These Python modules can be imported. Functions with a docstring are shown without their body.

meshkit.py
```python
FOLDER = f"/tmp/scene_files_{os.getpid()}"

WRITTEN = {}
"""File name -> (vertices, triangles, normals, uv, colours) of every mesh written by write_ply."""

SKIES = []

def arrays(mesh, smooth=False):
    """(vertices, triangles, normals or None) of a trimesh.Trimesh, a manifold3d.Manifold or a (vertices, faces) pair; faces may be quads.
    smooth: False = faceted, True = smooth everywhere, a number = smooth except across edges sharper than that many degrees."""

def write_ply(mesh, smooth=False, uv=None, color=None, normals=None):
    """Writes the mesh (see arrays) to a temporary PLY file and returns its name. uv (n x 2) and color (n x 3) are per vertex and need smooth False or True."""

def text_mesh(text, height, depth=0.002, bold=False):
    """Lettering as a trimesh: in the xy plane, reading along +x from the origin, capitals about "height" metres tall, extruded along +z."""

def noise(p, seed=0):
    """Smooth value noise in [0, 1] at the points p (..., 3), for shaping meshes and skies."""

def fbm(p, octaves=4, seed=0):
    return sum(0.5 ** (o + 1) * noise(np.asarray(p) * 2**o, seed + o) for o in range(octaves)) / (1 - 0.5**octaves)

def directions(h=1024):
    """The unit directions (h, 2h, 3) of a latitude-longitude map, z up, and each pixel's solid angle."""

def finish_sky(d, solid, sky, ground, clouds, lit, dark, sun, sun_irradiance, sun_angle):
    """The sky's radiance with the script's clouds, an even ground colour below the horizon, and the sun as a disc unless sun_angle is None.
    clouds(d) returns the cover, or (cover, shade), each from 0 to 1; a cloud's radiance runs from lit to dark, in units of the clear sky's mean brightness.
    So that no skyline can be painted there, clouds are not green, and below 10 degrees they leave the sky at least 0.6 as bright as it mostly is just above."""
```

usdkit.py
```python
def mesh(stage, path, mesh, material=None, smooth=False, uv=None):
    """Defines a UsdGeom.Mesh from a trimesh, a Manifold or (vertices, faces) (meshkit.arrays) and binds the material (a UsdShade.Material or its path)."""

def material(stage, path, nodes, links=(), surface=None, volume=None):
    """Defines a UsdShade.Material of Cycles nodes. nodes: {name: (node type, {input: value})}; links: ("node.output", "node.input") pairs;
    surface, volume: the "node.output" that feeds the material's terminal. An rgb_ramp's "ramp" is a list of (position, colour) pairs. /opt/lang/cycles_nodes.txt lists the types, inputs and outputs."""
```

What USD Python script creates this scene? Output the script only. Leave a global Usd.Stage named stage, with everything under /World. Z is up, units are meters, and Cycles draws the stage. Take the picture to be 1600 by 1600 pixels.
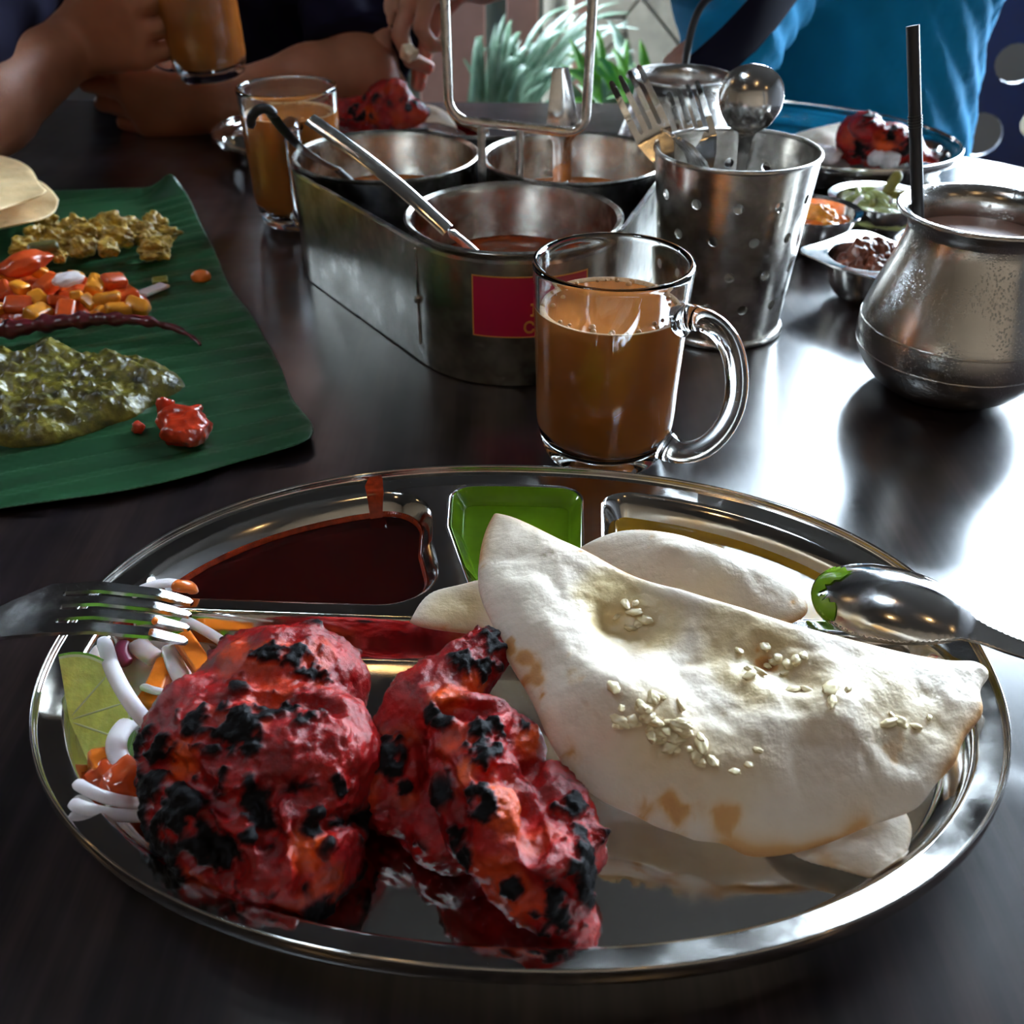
import math, random
import numpy as np, trimesh, manifold3d, shapely, usdkit, meshkit
from shapely.geometry import Polygon, LineString, Point, box
from shapely import affinity
from scipy.spatial import Delaunay, cKDTree
from scipy.interpolate import RBFInterpolator
from pxr import Usd, UsdGeom, UsdLux, UsdShade, Gf, Sdf, Vt

stage = Usd.Stage.CreateInMemory()
UsdGeom.SetStageUpAxis(stage, 'Z'); UsdGeom.SetStageMetersPerUnit(stage, 1.0)
UsdGeom.Xform.Define(stage, '/World'); UsdGeom.Scope.Define(stage, '/World/Looks')

# ------------------------------------------------------------------ camera, sky, lamps, exposure
TZ = 0.75                     # table top height
EYE = np.array([0.0, 0.0, TZ + 0.27]); PITCH = math.radians(34.5); FPX = 1600.0
cam = UsdGeom.Camera.Define(stage, '/World/camera')
cam.AddTranslateOp().Set(Gf.Vec3d(*EYE)); cam.AddRotateXOp().Set(90 - 34.5)
cam.CreateHorizontalApertureAttr(36.0); cam.CreateFocalLengthAttr(36.0)
cam.CreateFStopAttr(36.0 / 2.2); cam.CreateFocusDistanceAttr(0.40)
cam.CreateClippingRangeAttr((0.02, 500.0))
cam.CreateExposureAttr(0.42)
sky = UsdLux.DomeLight.Define(stage, '/World/sky'); sky.CreateIntensityAttr(12.5); sky.CreateColorAttr((0.69, 0.85, 1.0))
LAMP_W = 2.2                  # radiance scale of the warm bulbs in their pendant shades

# ------------------------------------------------------------------ helpers
rng = np.random.default_rng(7)
CP, SP = math.cos(PITCH), math.sin(PITCH)
A = lambda *v: np.array(v, float)

def U(px, py, dz=0.0):
    """The point of the place that the photograph shows at (px, py), dz above the table top."""
    x, y = (px - 800) / FPX, (800 - py) / FPX
    r = A(x, CP + y * SP, -SP + y * CP)
    return EYE + r * ((TZ + dz - EYE[2]) / r[2])

def D(px, py, depth):
    x, y = (px - 800) / FPX, (800 - py) / FPX
    return EYE + A(x, CP + y * SP, -SP + y * CP) * depth

def unit(v): v = np.asarray(v, float); return v / np.linalg.norm(v)
def sstep(x): x = np.clip(x, 0, 1); return x * x * (3 - 2 * x)
_Q = np.linalg.qr(np.random.default_rng(1).normal(size=(3, 3)))[0]
fbm = lambda p, o=4, s=0: meshkit.fbm(np.asarray(p) @ _Q, o, s)       # turned off the axes, so that the noise's grid does not show
noise = lambda p, s=0: meshkit.noise(np.asarray(p) @ _Q, s)

used = {}
def numbered(path):
    n = used.get(path, 0); used[path] = n + 1
    return path if n == 0 else f'{path}_{n:03d}'

def meta(prim, label=None, cat=None, group=None, kind=None):
    for k, v in (('label', label), ('category', cat), ('group', group), ('kind', kind)):
        if v: prim.SetCustomDataByKey(k, v)

class Thing:
    def __init__(self, name, label, cat, loc=(0, 0, 0), group=None, kind=None, parent=None):
        self.path = numbered(('/World/' if parent is None else parent.path + '/') + name)
        self.loc = A(*loc) if parent is None else parent.loc
        x = UsdGeom.Xform.Define(stage, self.path)
        if parent is None: x.AddTranslateOp().Set(Gf.Vec3d(*map(float, loc)))
        meta(x.GetPrim(), label, cat, group, kind)

def tri(mesh):
    if hasattr(mesh, 'to_mesh'):
        m = mesh.to_mesh(); return np.array(m.vert_properties[:, :3], float), np.array(m.tri_verts, int)
    if isinstance(mesh, trimesh.Trimesh): return np.array(mesh.vertices), np.array(mesh.faces)
    v, f = np.asarray(mesh[0], float), np.asarray(mesh[1], int)
    if f.shape[1] == 4: f = np.vstack([f[:, [0, 1, 2]], f[:, [0, 2, 3]]])
    return v, f

def join(*ms):
    V, F, n = [], [], 0
    for m in ms:
        v, f = tri(m); V.append(v); F.append(f + n); n += len(v)
    return np.vstack(V), np.vstack(F)

def put(name, mesh, mat, parent=None, label=None, cat=None, group=None, kind=None, smooth=40, attrs=None):
    """One Mesh prim (world coordinates in): a part under a Thing or Mesh-path, or a top-level thing."""
    v, f = tri(mesh)
    if parent is None:
        loc = A(*((v.min(0) + v.max(0)) / 2)); loc[2] = v[:, 2].min(); path = numbered('/World/' + name)
    else:
        loc = parent.loc; path = numbered(parent.path + '/' + name)
    m = usdkit.mesh(stage, path, (v - loc, f), LOOK[mat], smooth=True if attrs else smooth)
    if parent is None: m.AddTranslateOp().Set(Gf.Vec3d(*map(float, loc)))
    for k, a in (attrs or {}).items():
        UsdGeom.PrimvarsAPI(m).CreatePrimvar(k, Sdf.ValueTypeNames.FloatArray, 'vertex').Set(Vt.FloatArray.FromNumpy(np.asarray(a, np.float32)))
    meta(m.GetPrim(), label, cat, group, kind)
    h = type('H', (), {})(); h.path = path; h.loc = loc
    return h

def xf(mesh, M):
    v, f = tri(mesh); M = np.asarray(M, float)
    return v @ M[:3, :3].T + M[:3, 3], f

def frame(o, x, z):
    """4x4 with origin o, x axis along x, z axis as near to z as can be."""
    x = unit(x); y = unit(np.cross(z, x)); zz = np.cross(x, y)
    M = np.eye(4); M[:3, 0], M[:3, 1], M[:3, 2], M[:3, 3] = x, y, zz, o
    return M

def rotz(a, o=(0, 0, 0)):
    M = np.eye(4); c, s = math.cos(a), math.sin(a); M[:2, :2] = [[c, -s], [s, c]]; M[:3, 3] = o
    return M

def spline(pts, n):
    p = np.asarray(pts, float)
    if len(p) == 2: return p[0] + (p[1] - p[0]) * np.linspace(0, 1, n)[:, None]
    from scipy.interpolate import CubicSpline
    s = np.r_[0, np.cumsum(np.linalg.norm(np.diff(p[:, :3], axis=0), axis=1))]
    return CubicSpline(s, p)(np.linspace(0, s[-1], n))

def tube(path, rad, n=16, caps=True, closed=False, flat=1.0):
    """Swept circle; rad a number or one per point."""
    p = np.asarray(path, float); m = len(p); rad = np.broadcast_to(np.asarray(rad, float), m)
    t = np.gradient(p, axis=0) if not closed else np.roll(p, -1, 0) - np.roll(p, 1, 0)
    t /= np.linalg.norm(t, axis=1, keepdims=True)
    u = np.cross(t[0], [0, 0, 1.0]); u = np.cross(t[0], [0, 1.0, 0]) if np.linalg.norm(u) < .05 else u; u = unit(u)
    rings = []; a = np.arange(n) * 2 * np.pi / n
    for k in range(m):
        u = unit(u - t[k] * (u @ t[k])); w = np.cross(t[k], u)
        rings.append(p[k] + rad[k] * (np.cos(a)[:, None] * u + flat * np.sin(a)[:, None] * w))
    v = np.vstack(rings); q = []
    for k in range(m if closed else m - 1):
        i, j = k * n + np.arange(n), ((k + 1) % m) * n + np.arange(n)
        q.append(np.stack([i, np.roll(i, -1), np.roll(j, -1), j], 1))
    v, f = tri((v, np.vstack(q)))
    if caps and not closed:
        c0, c1 = len(v), len(v) + 1; v = np.vstack([v, p[:1], p[-1:]]); i = np.arange(n); j = (m - 1) * n + i
        f = np.vstack([f, np.stack([np.roll(i, -1), i, np.full(n, c0)], 1), np.stack([j, np.roll(j, -1), np.full(n, c1)], 1)])
    return v, f

def rod(path, r, n=14, m=40):
    """Tube with rounded ends."""
    p = spline(path, m); d = np.linalg.norm(np.diff(p, axis=0), axis=1); s = np.r_[0, np.cumsum(d)]
    e = np.minimum(s, s[-1] - s); rr = np.broadcast_to(r, m) * np.sqrt(np.clip(1 - (1 - np.clip(e / np.mean(r), 0, 1)) ** 2, .02, 1))
    return tube(p, rr, n)

def lathe(prof, n=96, at=(0, 0, 0), closed=False):
    """Revolve (r, z) pairs; ends on the axis close it. closed: the profile is a loop."""
    pr = np.asarray(prof, float); m = len(pr); a = np.arange(n) * 2 * np.pi / n
    v = np.stack([pr[:, None, 0] * np.cos(a), pr[:, None, 0] * np.sin(a), np.broadcast_to(pr[:, None, 1], (m, n))], -1).reshape(-1, 3)
    q = []
    for k in range(m if closed else m - 1):
        i, j = k * n + np.arange(n), ((k + 1) % m) * n + np.arange(n)
        q.append(np.stack([i, np.roll(i, -1), np.roll(j, -1), j], 1))
    v, f = tri((v, np.vstack(q)))
    t = trimesh.Trimesh(v, f, process=True); t.update_faces(t.nondegenerate_faces()); t.remove_unreferenced_vertices()
    return np.array(t.vertices) + A(*at), np.array(t.faces)

def arc(c, r, a0, a1, n=8):
    a = np.radians(np.linspace(a0, a1, n)); return [(c[0] + r * math.cos(t), c[1] + r * math.sin(t)) for t in a]

def rbox(lo, hi, r=0.004, seg=12):
    lo, hi = A(*lo), A(*hi); r = min(r, *((hi - lo) / 2.01))
    s = manifold3d.Manifold.sphere(r, seg)
    return manifold3d.Manifold.batch_hull([s.translate([float(t) for t in np.where(b, hi - r, lo + r)]) for b in np.ndindex(2, 2, 2)])

def bx(lo, hi):
    lo, hi = A(*lo), A(*hi); b = trimesh.creation.box(hi - lo); b.apply_translation((lo + hi) / 2); return b

def poly_mesh(poly, res, inset=(0.15, .4, 1.0)):
    """Points and triangles filling a shapely polygon at about res, finer near its edge; returns xy, tris, boundary loops."""
    pts, loops, n = [], [], 0
    for ring in [poly.exterior, *poly.interiors]:
        k = max(int(ring.length / res), 8); p = np.array([ring.interpolate(t, True).coords[0] for t in np.arange(k) / k])
        if not shapely.LinearRing(p).is_ccw: p = p[::-1]
        pts.append(p); loops.append(np.arange(n, n + k)); n += k
    for d in inset:
        q = poly.buffer(-d * res * 1.2)
        for g in getattr(q, 'geoms', [q]):
            if g.is_empty: continue
            for ring in [g.exterior, *g.interiors]:
                k = max(int(ring.length / res), 4); pts.append(np.array([ring.interpolate(t, True).coords[0] for t in (np.arange(k) + .5) / k]))
    x0, y0, x1, y1 = poly.bounds; g = np.stack(np.meshgrid(np.arange(x0, x1, res), np.arange(y0, y1, res * .866)), -1)
    g[1::2, :, 0] += res / 2; g = g.reshape(-1, 2)
    core = poly.buffer(-res * 1.7)
    if not core.is_empty: pts.append(g[shapely.contains_xy(core, g[:, 0], g[:, 1])])
    P = np.vstack(pts); T = Delaunay(P).simplices; c = P[T].mean(1)
    T = T[shapely.contains_xy(poly.buffer(1e-9), c[:, 0], c[:, 1])]
    e = np.cross(P[T[:, 1]] - P[T[:, 0]], P[T[:, 2]] - P[T[:, 0]]); T = T[np.abs(e) > 1e-13]; e = e[np.abs(e) > 1e-13]
    T[e < 0] = T[e < 0][:, ::-1]
    return P, T, loops

def slab(poly, res, ztop, zbot, wall=True):
    """Solid between two height functions z(P) over a polygon."""
    P, T, loops = poly_mesh(poly, res); n = len(P)
    v = np.vstack([np.c_[P, ztop(P)], np.c_[P, zbot(P)]]); f = [T, T[:, ::-1] + n]
    for k, l in enumerate(loops):
        m = np.roll(l, -1)
        if k: l, m = m, l
        f += [np.stack([l, l + n, m + n], 1), np.stack([l, m + n, m], 1)]
    return v, np.vstack(f)

def edge_dist(poly, P):
    k = np.array([r.interpolate(t, True).coords[0] for r in [poly.exterior, *poly.interiors] for t in np.arange(3000) / 3000])
    return cKDTree(k).query(P)[0]

def sheet(ctrl, inner, thick, res, rough=0.0, seed=0, freq=40, edge=None, smoothing=0.0, sag=None):
    """Soft bread-like sheet: outline and inner points (px, py, dz) on the place; dz is of the top."""
    W = np.array([U(*c) for c in ctrl]); I = np.array([U(*c) for c in inner]) if len(inner) else np.zeros((0, 3))
    ring = spline(np.vstack([W, W[:1]])[:, :3], 240)[:-1]
    poly = Polygon(ring[:, :2]).buffer(0)
    if poly.geom_type != 'Polygon': poly = max(poly.geoms, key=lambda g: g.area)
    Q = np.vstack([W, I]); rb = RBFInterpolator(Q[:, :2], Q[:, 2], kernel='thin_plate_spline', smoothing=smoothing)
    P, T, loops = poly_mesh(poly, res); d = edge_dist(poly, P); d[np.concatenate(loops)] = 0
    z = rb(P); e = edge or thick * 1.1; t = np.clip(d / e, 0, 1); pr = thick * np.sqrt(np.clip(1 - (1 - t) ** 2, 0, 1))
    bump = rough * ((fbm(np.c_[P * freq, P[:, :1] * 0 + seed], 4, seed) - .5) * 2) * np.clip(d / (3 * e), 0, 1) ** .7
    if sag is not None: bump = bump + sag(P, d)
    up = np.c_[P, z + pr * .5 + bump]; dn = np.c_[P, z - pr * .5 + bump]
    n = len(P); l = np.concatenate(loops); keep = np.ones(n, bool); keep[l] = False
    idx = np.arange(n); idx2 = idx.copy(); idx2[keep] = n + np.arange(keep.sum())
    return np.vstack([up, dn[keep]]), np.vstack([T, idx2[T][:, ::-1]]), np.r_[d, d[keep]], np.r_[np.ones(n), np.zeros(keep.sum())]

def surfnet(f, lo, hi, h):
    """Naive surface nets of a signed distance function on an axis-aligned grid."""
    lo = A(*lo); n = np.ceil((A(*hi) - lo) / h).astype(int) + 1
    ax = [lo[i] + h * np.arange(n[i]) for i in range(3)]
    P = np.stack(np.meshgrid(*ax, indexing='ij'), -1).reshape(-1, 3)
    v = np.concatenate([f(P[i:i + 400000]) for i in range(0, len(P), 400000)]).reshape(n); c = n - 1
    acc, cnt = np.zeros((*c, 3)), np.zeros(c)
    for a in range(3):
        for o in np.ndindex(2, 2):
            o = list(o); o.insert(a, 0); o1 = list(o); o1[a] = 1
            v0 = v[tuple(slice(o[i], o[i] + c[i]) for i in range(3))]; v1 = v[tuple(slice(o1[i], o1[i] + c[i]) for i in range(3))]
            x = (v0 < 0) != (v1 < 0); t = np.where(x, v0 / np.where(x, v0 - v1, 1), 0)
            for i in range(3): acc[..., i] += np.where(x, t if i == a else o[i], 0)
            cnt += x
    k = cnt > 0; idx = np.full(c, -1); idx[k] = np.arange(k.sum())
    V = lo + h * (np.argwhere(k) + acc[k] / cnt[k][:, None]); F = []
    for a in range(3):
        b, d = [i for i in range(3) if i != a]
        s0 = [slice(1, n[i] - 1) for i in range(3)]; s0[a] = slice(0, n[a] - 1); s1 = list(s0); s1[a] = slice(1, n[a])
        i0, i1 = v[tuple(s0)] < 0, v[tuple(s1)] < 0
        for want, flip in ((i0 & ~i1, False), (~i0 & i1, True)):
            q = np.argwhere(want); q[:, b] += 1; q[:, d] += 1
            def at(db, dd):
                r = q.copy(); r[:, b] += db; r[:, d] += dd; return idx[tuple(r.T)]
            quad = np.stack([at(-1, -1), at(0, -1), at(0, 0), at(-1, 0)], 1)
            if flip != (a == 1): quad = quad[:, ::-1]
            F.append(quad[(quad >= 0).all(1)])
    return tri((V, np.vstack(F)))

def smin(a, b, k):
    h = np.clip(.5 + .5 * (b - a) / k, 0, 1); return b * (1 - h) + a * h - k * h * (1 - h)

def capsule(P, a, b, ra, rb):
    a, b = A(*a), A(*b); d = b - a; t = np.clip((P - a) @ d / max(d @ d, 1e-12), 0, 1)
    return np.linalg.norm(P - a - t[:, None] * d, axis=1) - (ra + (rb - ra) * t)

def ellip(P, c, r, R=None):
    q = (P - A(*c)); q = q @ R if R is not None else q; r = A(*r); k = np.linalg.norm(q / r, axis=1)
    return (k - 1) * np.min(r) * (.5 + .5 * np.clip(k, 0, 1)) if False else k * (k - 1) / np.maximum(np.linalg.norm(q / r ** 2, axis=1), 1e-9)

def normals(v, f):
    n = np.zeros_like(v); c = np.cross(v[f[:, 1]] - v[f[:, 0]], v[f[:, 2]] - v[f[:, 0]])
    for k in range(3): np.add.at(n, f[:, k], c)
    return n / np.maximum(np.linalg.norm(n, axis=1, keepdims=True), 1e-12)

def seen_point(v, px, py, tol=.002):
    """The front point of a mesh under the picture point (px, py)."""
    r = unit(D(px, py, 1.0) - EYE); q = v - EYE; s = q @ r; d = np.linalg.norm(q - s[:, None] * r, axis=1)
    k = np.argsort(d)[:60 if tol > .005 else 30]; k = k[d[k] < d[k[0]] + tol]; return v[k[np.argmin(s[k])]]

# ------------------------------------------------------------------ materials
LOOK = {}
def mat(name, nodes, links, surface='p.BSDF', volume=None):
    LOOK[name] = usdkit.material(stage, '/World/Looks/' + name, nodes, links, surface=surface, volume=volume)

def plain(name, color, rough=.5, metallic=0, bump=0, bscale=200, vary=0, vscale=30, **kw):
    """Principled look with a little noise in tone and relief."""
    n = {'p': ('principled_bsdf', dict(base_color=color, roughness=rough, metallic=metallic, **kw)), 'g': ('texture_coordinate', {})}; l = []
    if vary:
        c = A(*color)
        n['n1'] = ('noise_texture', dict(scale=vscale, detail=4)); n['r1'] = ('rgb_ramp', dict(ramp=[(.3, tuple(c * (1 - vary))), (.7, tuple(np.minimum(c * (1 + vary), 1)))]))
        l += [('g.object', 'n1.vector'), ('n1.fac', 'r1.fac'), ('r1.color', 'p.base_color')]
    if bump:
        n['n2'] = ('noise_texture', dict(scale=bscale, detail=4)); n['b'] = ('bump', dict(strength=bump, distance=.002))
        l += [('g.object', 'n2.vector'), ('n2.fac', 'b.height'), ('b.normal', 'p.normal')]
    mat(name, n, l)

def steel(name, color=(.62, .60, .58), rough=.18, axis='z', brush=.05, smudge=.10):
    """Stainless steel: fine brush lines round the axis, smudged gloss."""
    sc = {'z': (8, 8, 900), 'x': (900, 8, 8), 'y': (8, 900, 8), 'n': (300, 300, 300)}[axis]
    mat(name, {'g': ('texture_coordinate', {}), 'm': ('mapping', dict(scale=sc)), 'n': ('noise_texture', dict(scale=1.0, detail=3)),
               'b': ('bump', dict(strength=brush, distance=.0005)), 'k': ('noise_texture', dict(scale=45, detail=5)),
               'r': ('map_range', dict(from_min=.35, from_max=.75, to_min=max(rough - smudge * .5, .02), to_max=rough + smudge)),
               'p': ('principled_bsdf', dict(base_color=color, metallic=1.0))},
        [('g.object', 'm.vector'), ('m.vector', 'n.vector'), ('n.fac', 'b.height'), ('b.normal', 'p.normal'), ('g.object', 'k.vector'), ('k.fac', 'r.value'), ('r.result', 'p.roughness')])

mat('wood', {'g': ('texture_coordinate', {}), 'm': ('mapping', dict(scale=(38, 2.2, 1))), 'n': ('noise_texture', dict(scale=1.6, detail=8, roughness=.65)),
             'm2': ('mapping', dict(scale=(160, 5, 1))), 'n2': ('noise_texture', dict(scale=1.0, detail=5)),
             'r': ('rgb_ramp', dict(ramp=[(.30, (.009, .006, .008)), (.48, (.020, .013, .014)), (.62, (.036, .021, .019)), (.8, (.060, .033, .027))])),
             'r2': ('rgb_ramp', dict(ramp=[(.3, (.55, .55, .55)), (.7, (1, 1, 1))])), 'x': ('mix_color', dict(blend_type='multiply', fac=1.0)),
             'k': ('noise_texture', dict(scale=9, detail=5)), 'q': ('map_range', dict(from_min=.3, from_max=.7, to_min=.20, to_max=.30)),
             'b': ('bump', dict(strength=.04, distance=.0006)), 'p': ('principled_bsdf', dict(specular_ior_level=.5, coat_weight=.8, coat_roughness=.20))},
    [('g.object', 'm.vector'), ('m.vector', 'n.vector'), ('n.fac', 'r.fac'), ('g.object', 'm2.vector'), ('m2.vector', 'n2.vector'), ('n2.fac', 'r2.fac'),
     ('r.color', 'x.a'), ('r2.color', 'x.b'), ('x.result', 'p.base_color'), ('g.object', 'k.vector'), ('k.fac', 'q.value'), ('q.result', 'p.roughness'), ('n2.fac', 'b.height'), ('b.normal', 'p.normal')])
steel('tray_steel', (.58, .56, .53), .10, 'n', .02, .10)
steel('pot_steel', (.58, .55, .50), .22, 'z', .10)
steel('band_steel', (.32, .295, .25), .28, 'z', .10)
steel('cup_steel', (.60, .57, .53), .24, 'z', .14)
steel('wire_steel', (.60, .57, .53), .20, 'n', .02)
steel('cutlery_steel', (.66, .65, .64), .14, 'n', .03, .12)
steel('bowl_steel', (.62, .60, .58), .16, 'z', .06)
mat('handi_steel', {'g': ('texture_coordinate', {}), 'v': ('voronoi_texture', dict(scale=700, feature='f1')), 'h': ('map_range', dict(from_min=.12, from_max=.42, to_min=1.0, to_max=0.0, clamp=True)),
                    'k': ('noise_texture', dict(scale=55, detail=4)), 'km': ('map_range', dict(from_min=.42, from_max=.6, to_min=0, to_max=1, clamp=True)),
                    'x': ('math', dict(math_type='multiply')), 'b': ('bump', dict(strength=.30, distance=.0008)), 'm': ('mapping', dict(scale=(6, 6, 700))), 'n': ('noise_texture', dict(scale=1)), 'b2': ('bump', dict(strength=.08, distance=.0005)),
                    'p': ('principled_bsdf', dict(base_color=(.55, .53, .50), metallic=1.0, roughness=.22))},
    [('g.object', 'v.vector'), ('v.distance', 'h.value'), ('g.object', 'k.vector'), ('k.fac', 'km.value'), ('h.result', 'x.value1'), ('km.result', 'x.value2'), ('x.value', 'b.height'),
     ('g.object', 'm.vector'), ('m.vector', 'n.vector'), ('n.fac', 'b2.height'), ('b2.normal', 'b.normal'), ('b.normal', 'p.normal')])
plain('glass', (1, 1, 1), 0.0, transmission_weight=1.0, ior=1.47)
plain('tea', (.46, .15, .030), .06, vary=.10, vscale=25)
plain('foam', (.62, .36, .16), .3, vary=.12, vscale=300, bump=.3, bscale=500)
plain('bubble', (.62, .34, .14), .2)
plain('shake', (.30, .14, .10), .3)
plain('sauce_red', (.022, .0020, .0015), .08, vary=.3, vscale=40)
plain('sauce_smear', (.26, .022, .003), .2, vary=.4, vscale=300)
plain('sauce_green', (.13, .26, .010), .10, vary=.18, vscale=60)
plain('sauce_dal', (.34, .18, .015), .10, vary=.25, vscale=50)
plain('curry', (.36, .095, .012), .18, vary=.3, vscale=60)
plain('curry_red', (.26, .030, .004), .12, vary=.3, vscale=60)
plain('onion', (.80, .72, .74), .28, vary=.06, vscale=40, subsurface_weight=.25, subsurface_scale=.004, subsurface_radius=(1, .8, .9))
plain('onion_clear', (.62, .45, .42), .25, vary=.12, vscale=40, subsurface_weight=.3, subsurface_scale=.004)
plain('onion_purple', (.18, .02, .05), .3, vary=.2)
plain('carrot', (.80, .19, .012), .32, vary=.14, vscale=120, bump=.2)
plain('tomato', (.50, .06, .012), .2, vary=.2, vscale=80)
plain('lime_flesh', (.72, .74, .16), .22, vary=.16, vscale=160, bump=.35, bscale=240, subsurface_weight=.3, subsurface_scale=.003)
plain('lime_pith', (.62, .66, .30), .4)
plain('lime_rind', (.14, .36, .012), .32, vary=.15, vscale=80, bump=.25, bscale=500)
plain('garlic', (.70, .57, .33), .25, vary=.10, vscale=90)
plain('black_plastic', (.008, .008, .011), .42)
plain('label_red', (.48, .006, .045), .35)
plain('label_gold', (.78, .36, .06), .4)
plain('fat_orange', (.75, .16, .02), .25, vary=.2, vscale=70)
plain('pumpkin', (.80, .29, .022), .25, vary=.22, vscale=90)
plain('pumpkin_red', (.62, .08, .012), .25, vary=.22, vscale=90)
plain('cauliflower', (.44, .27, .030), .40, vary=.5, vscale=160, bump=.4, bscale=420)
plain('aubergine', (.10, .085, .018), .35, vary=.4, vscale=120)
plain('chilli', (.085, .006, .010), .28, vary=.4, vscale=90, bump=.3, bscale=120)
plain('pickle', (.50, .035, .010), .2, vary=.3, vscale=160, bump=.3, bscale=260)
plain('cabbage', (.42, .46, .17), .35, vary=.3, vscale=120)
plain('bean', (.20, .17, .02), .4, vary=.3, vscale=120)
plain('curry_meat', (.13, .030, .012), .35, vary=.4, vscale=120, bump=.3)
plain('papad', (.74, .52, .27), .5, vary=.12, vscale=60, bump=.2, bscale=160)
plain('shirt_navy', (.007, .006, .018), .9, specular_ior_level=.08, vary=.25, vscale=30, bump=.1, bscale=600)
plain('shirt_blue', (.004, .21, .43), .85, specular_ior_level=.15, vary=.12, vscale=14, bump=.05, bscale=700)
plain('strap', (.006, .006, .014), .9, specular_ior_level=.08)
plain('hair', (.010, .008, .007), .4)
plain('chair_navy', (.010, .020, .060), .35)
plain('leg_metal', (.02, .02, .022), .4, metallic=.3)
plain('board_pink', (.30, .155, .12), .7, vary=.14, vscale=12, bump=.1, bscale=60)
plain('board_green', (.065, .10, .085), .7, vary=.15, vscale=12)
plain('pole', (.36, .32, .24), .6, vary=.06)
plain('stone', (.17, .16, .125), .85, vary=.22, vscale=16, bump=.3, bscale=60)
plain('mortar', (.13, .122, .10), .9)
plain('ground', (.20, .195, .18), .9, vary=.15, vscale=6)
plain('floor_tile', (.10, .07, .055), .5, vary=.2, vscale=5)
plain('ceiling_paint', (.062, .056, .053), .8)
plain('wall_paint', (.22, .15, .095), .8, vary=.08, vscale=2)
plain('wall_dark', (.14, .135, .14), .8)
plain('white_table', (.75, .73, .70), .35)
plain('bench_wood', (.25, .13, .07), .5, vary=.2)
plain('pot_clay', (.10, .10, .10), .6)
plain('soil', (.03, .02, .015), .9)
plain('lamp_shade', (.05, .04, .03), .4, metallic=.6)
mat('bulb', {'e': ('emission', dict(color=(1.0, .62, .26), strength=LAMP_W * 12))}, [], 'e.emission')
for nm, c, br in (('skin', (.30, .115, .060), .0), ('skin_pale', (.40, .19, .125), 0)):
    plain(nm, c, .55, specular_ior_level=.3, vary=.10, vscale=40, bump=.12, bscale=300, subsurface_weight=.12, subsurface_scale=.006)

def leafmat(name, c1, c2, sc, rough=.32):
    mat(name, {'g': ('texture_coordinate', {}), 'm': ('mapping', dict(scale=sc)), 'n': ('noise_texture', dict(scale=1.0, detail=5, roughness=.6)),
               'r': ('rgb_ramp', dict(ramp=[(.3, c1), (.7, c2)])), 'b': ('bump', dict(strength=.25, distance=.001)),
               'p': ('principled_bsdf', dict(roughness=rough)), 't': ('translucent_bsdf', {}), 'x': ('mix_closure', dict(fac=.18))},
        [('g.object', 'm.vector'), ('m.vector', 'n.vector'), ('n.fac', 'r.fac'), ('r.color', 'p.base_color'), ('r.color', 't.color'), ('n.fac', 'b.height'), ('b.normal', 'p.normal'), ('p.BSDF', 'x.closure1'), ('t.BSDF', 'x.closure2')], 'x.closure')
leafmat('leaf_bright', (.020, .11, .004), (.10, .25, .012), (30, 30, 4))
leafmat('leaf_pale', (.05, .12, .065), (.17, .24, .16), (40, 40, 4))
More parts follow.
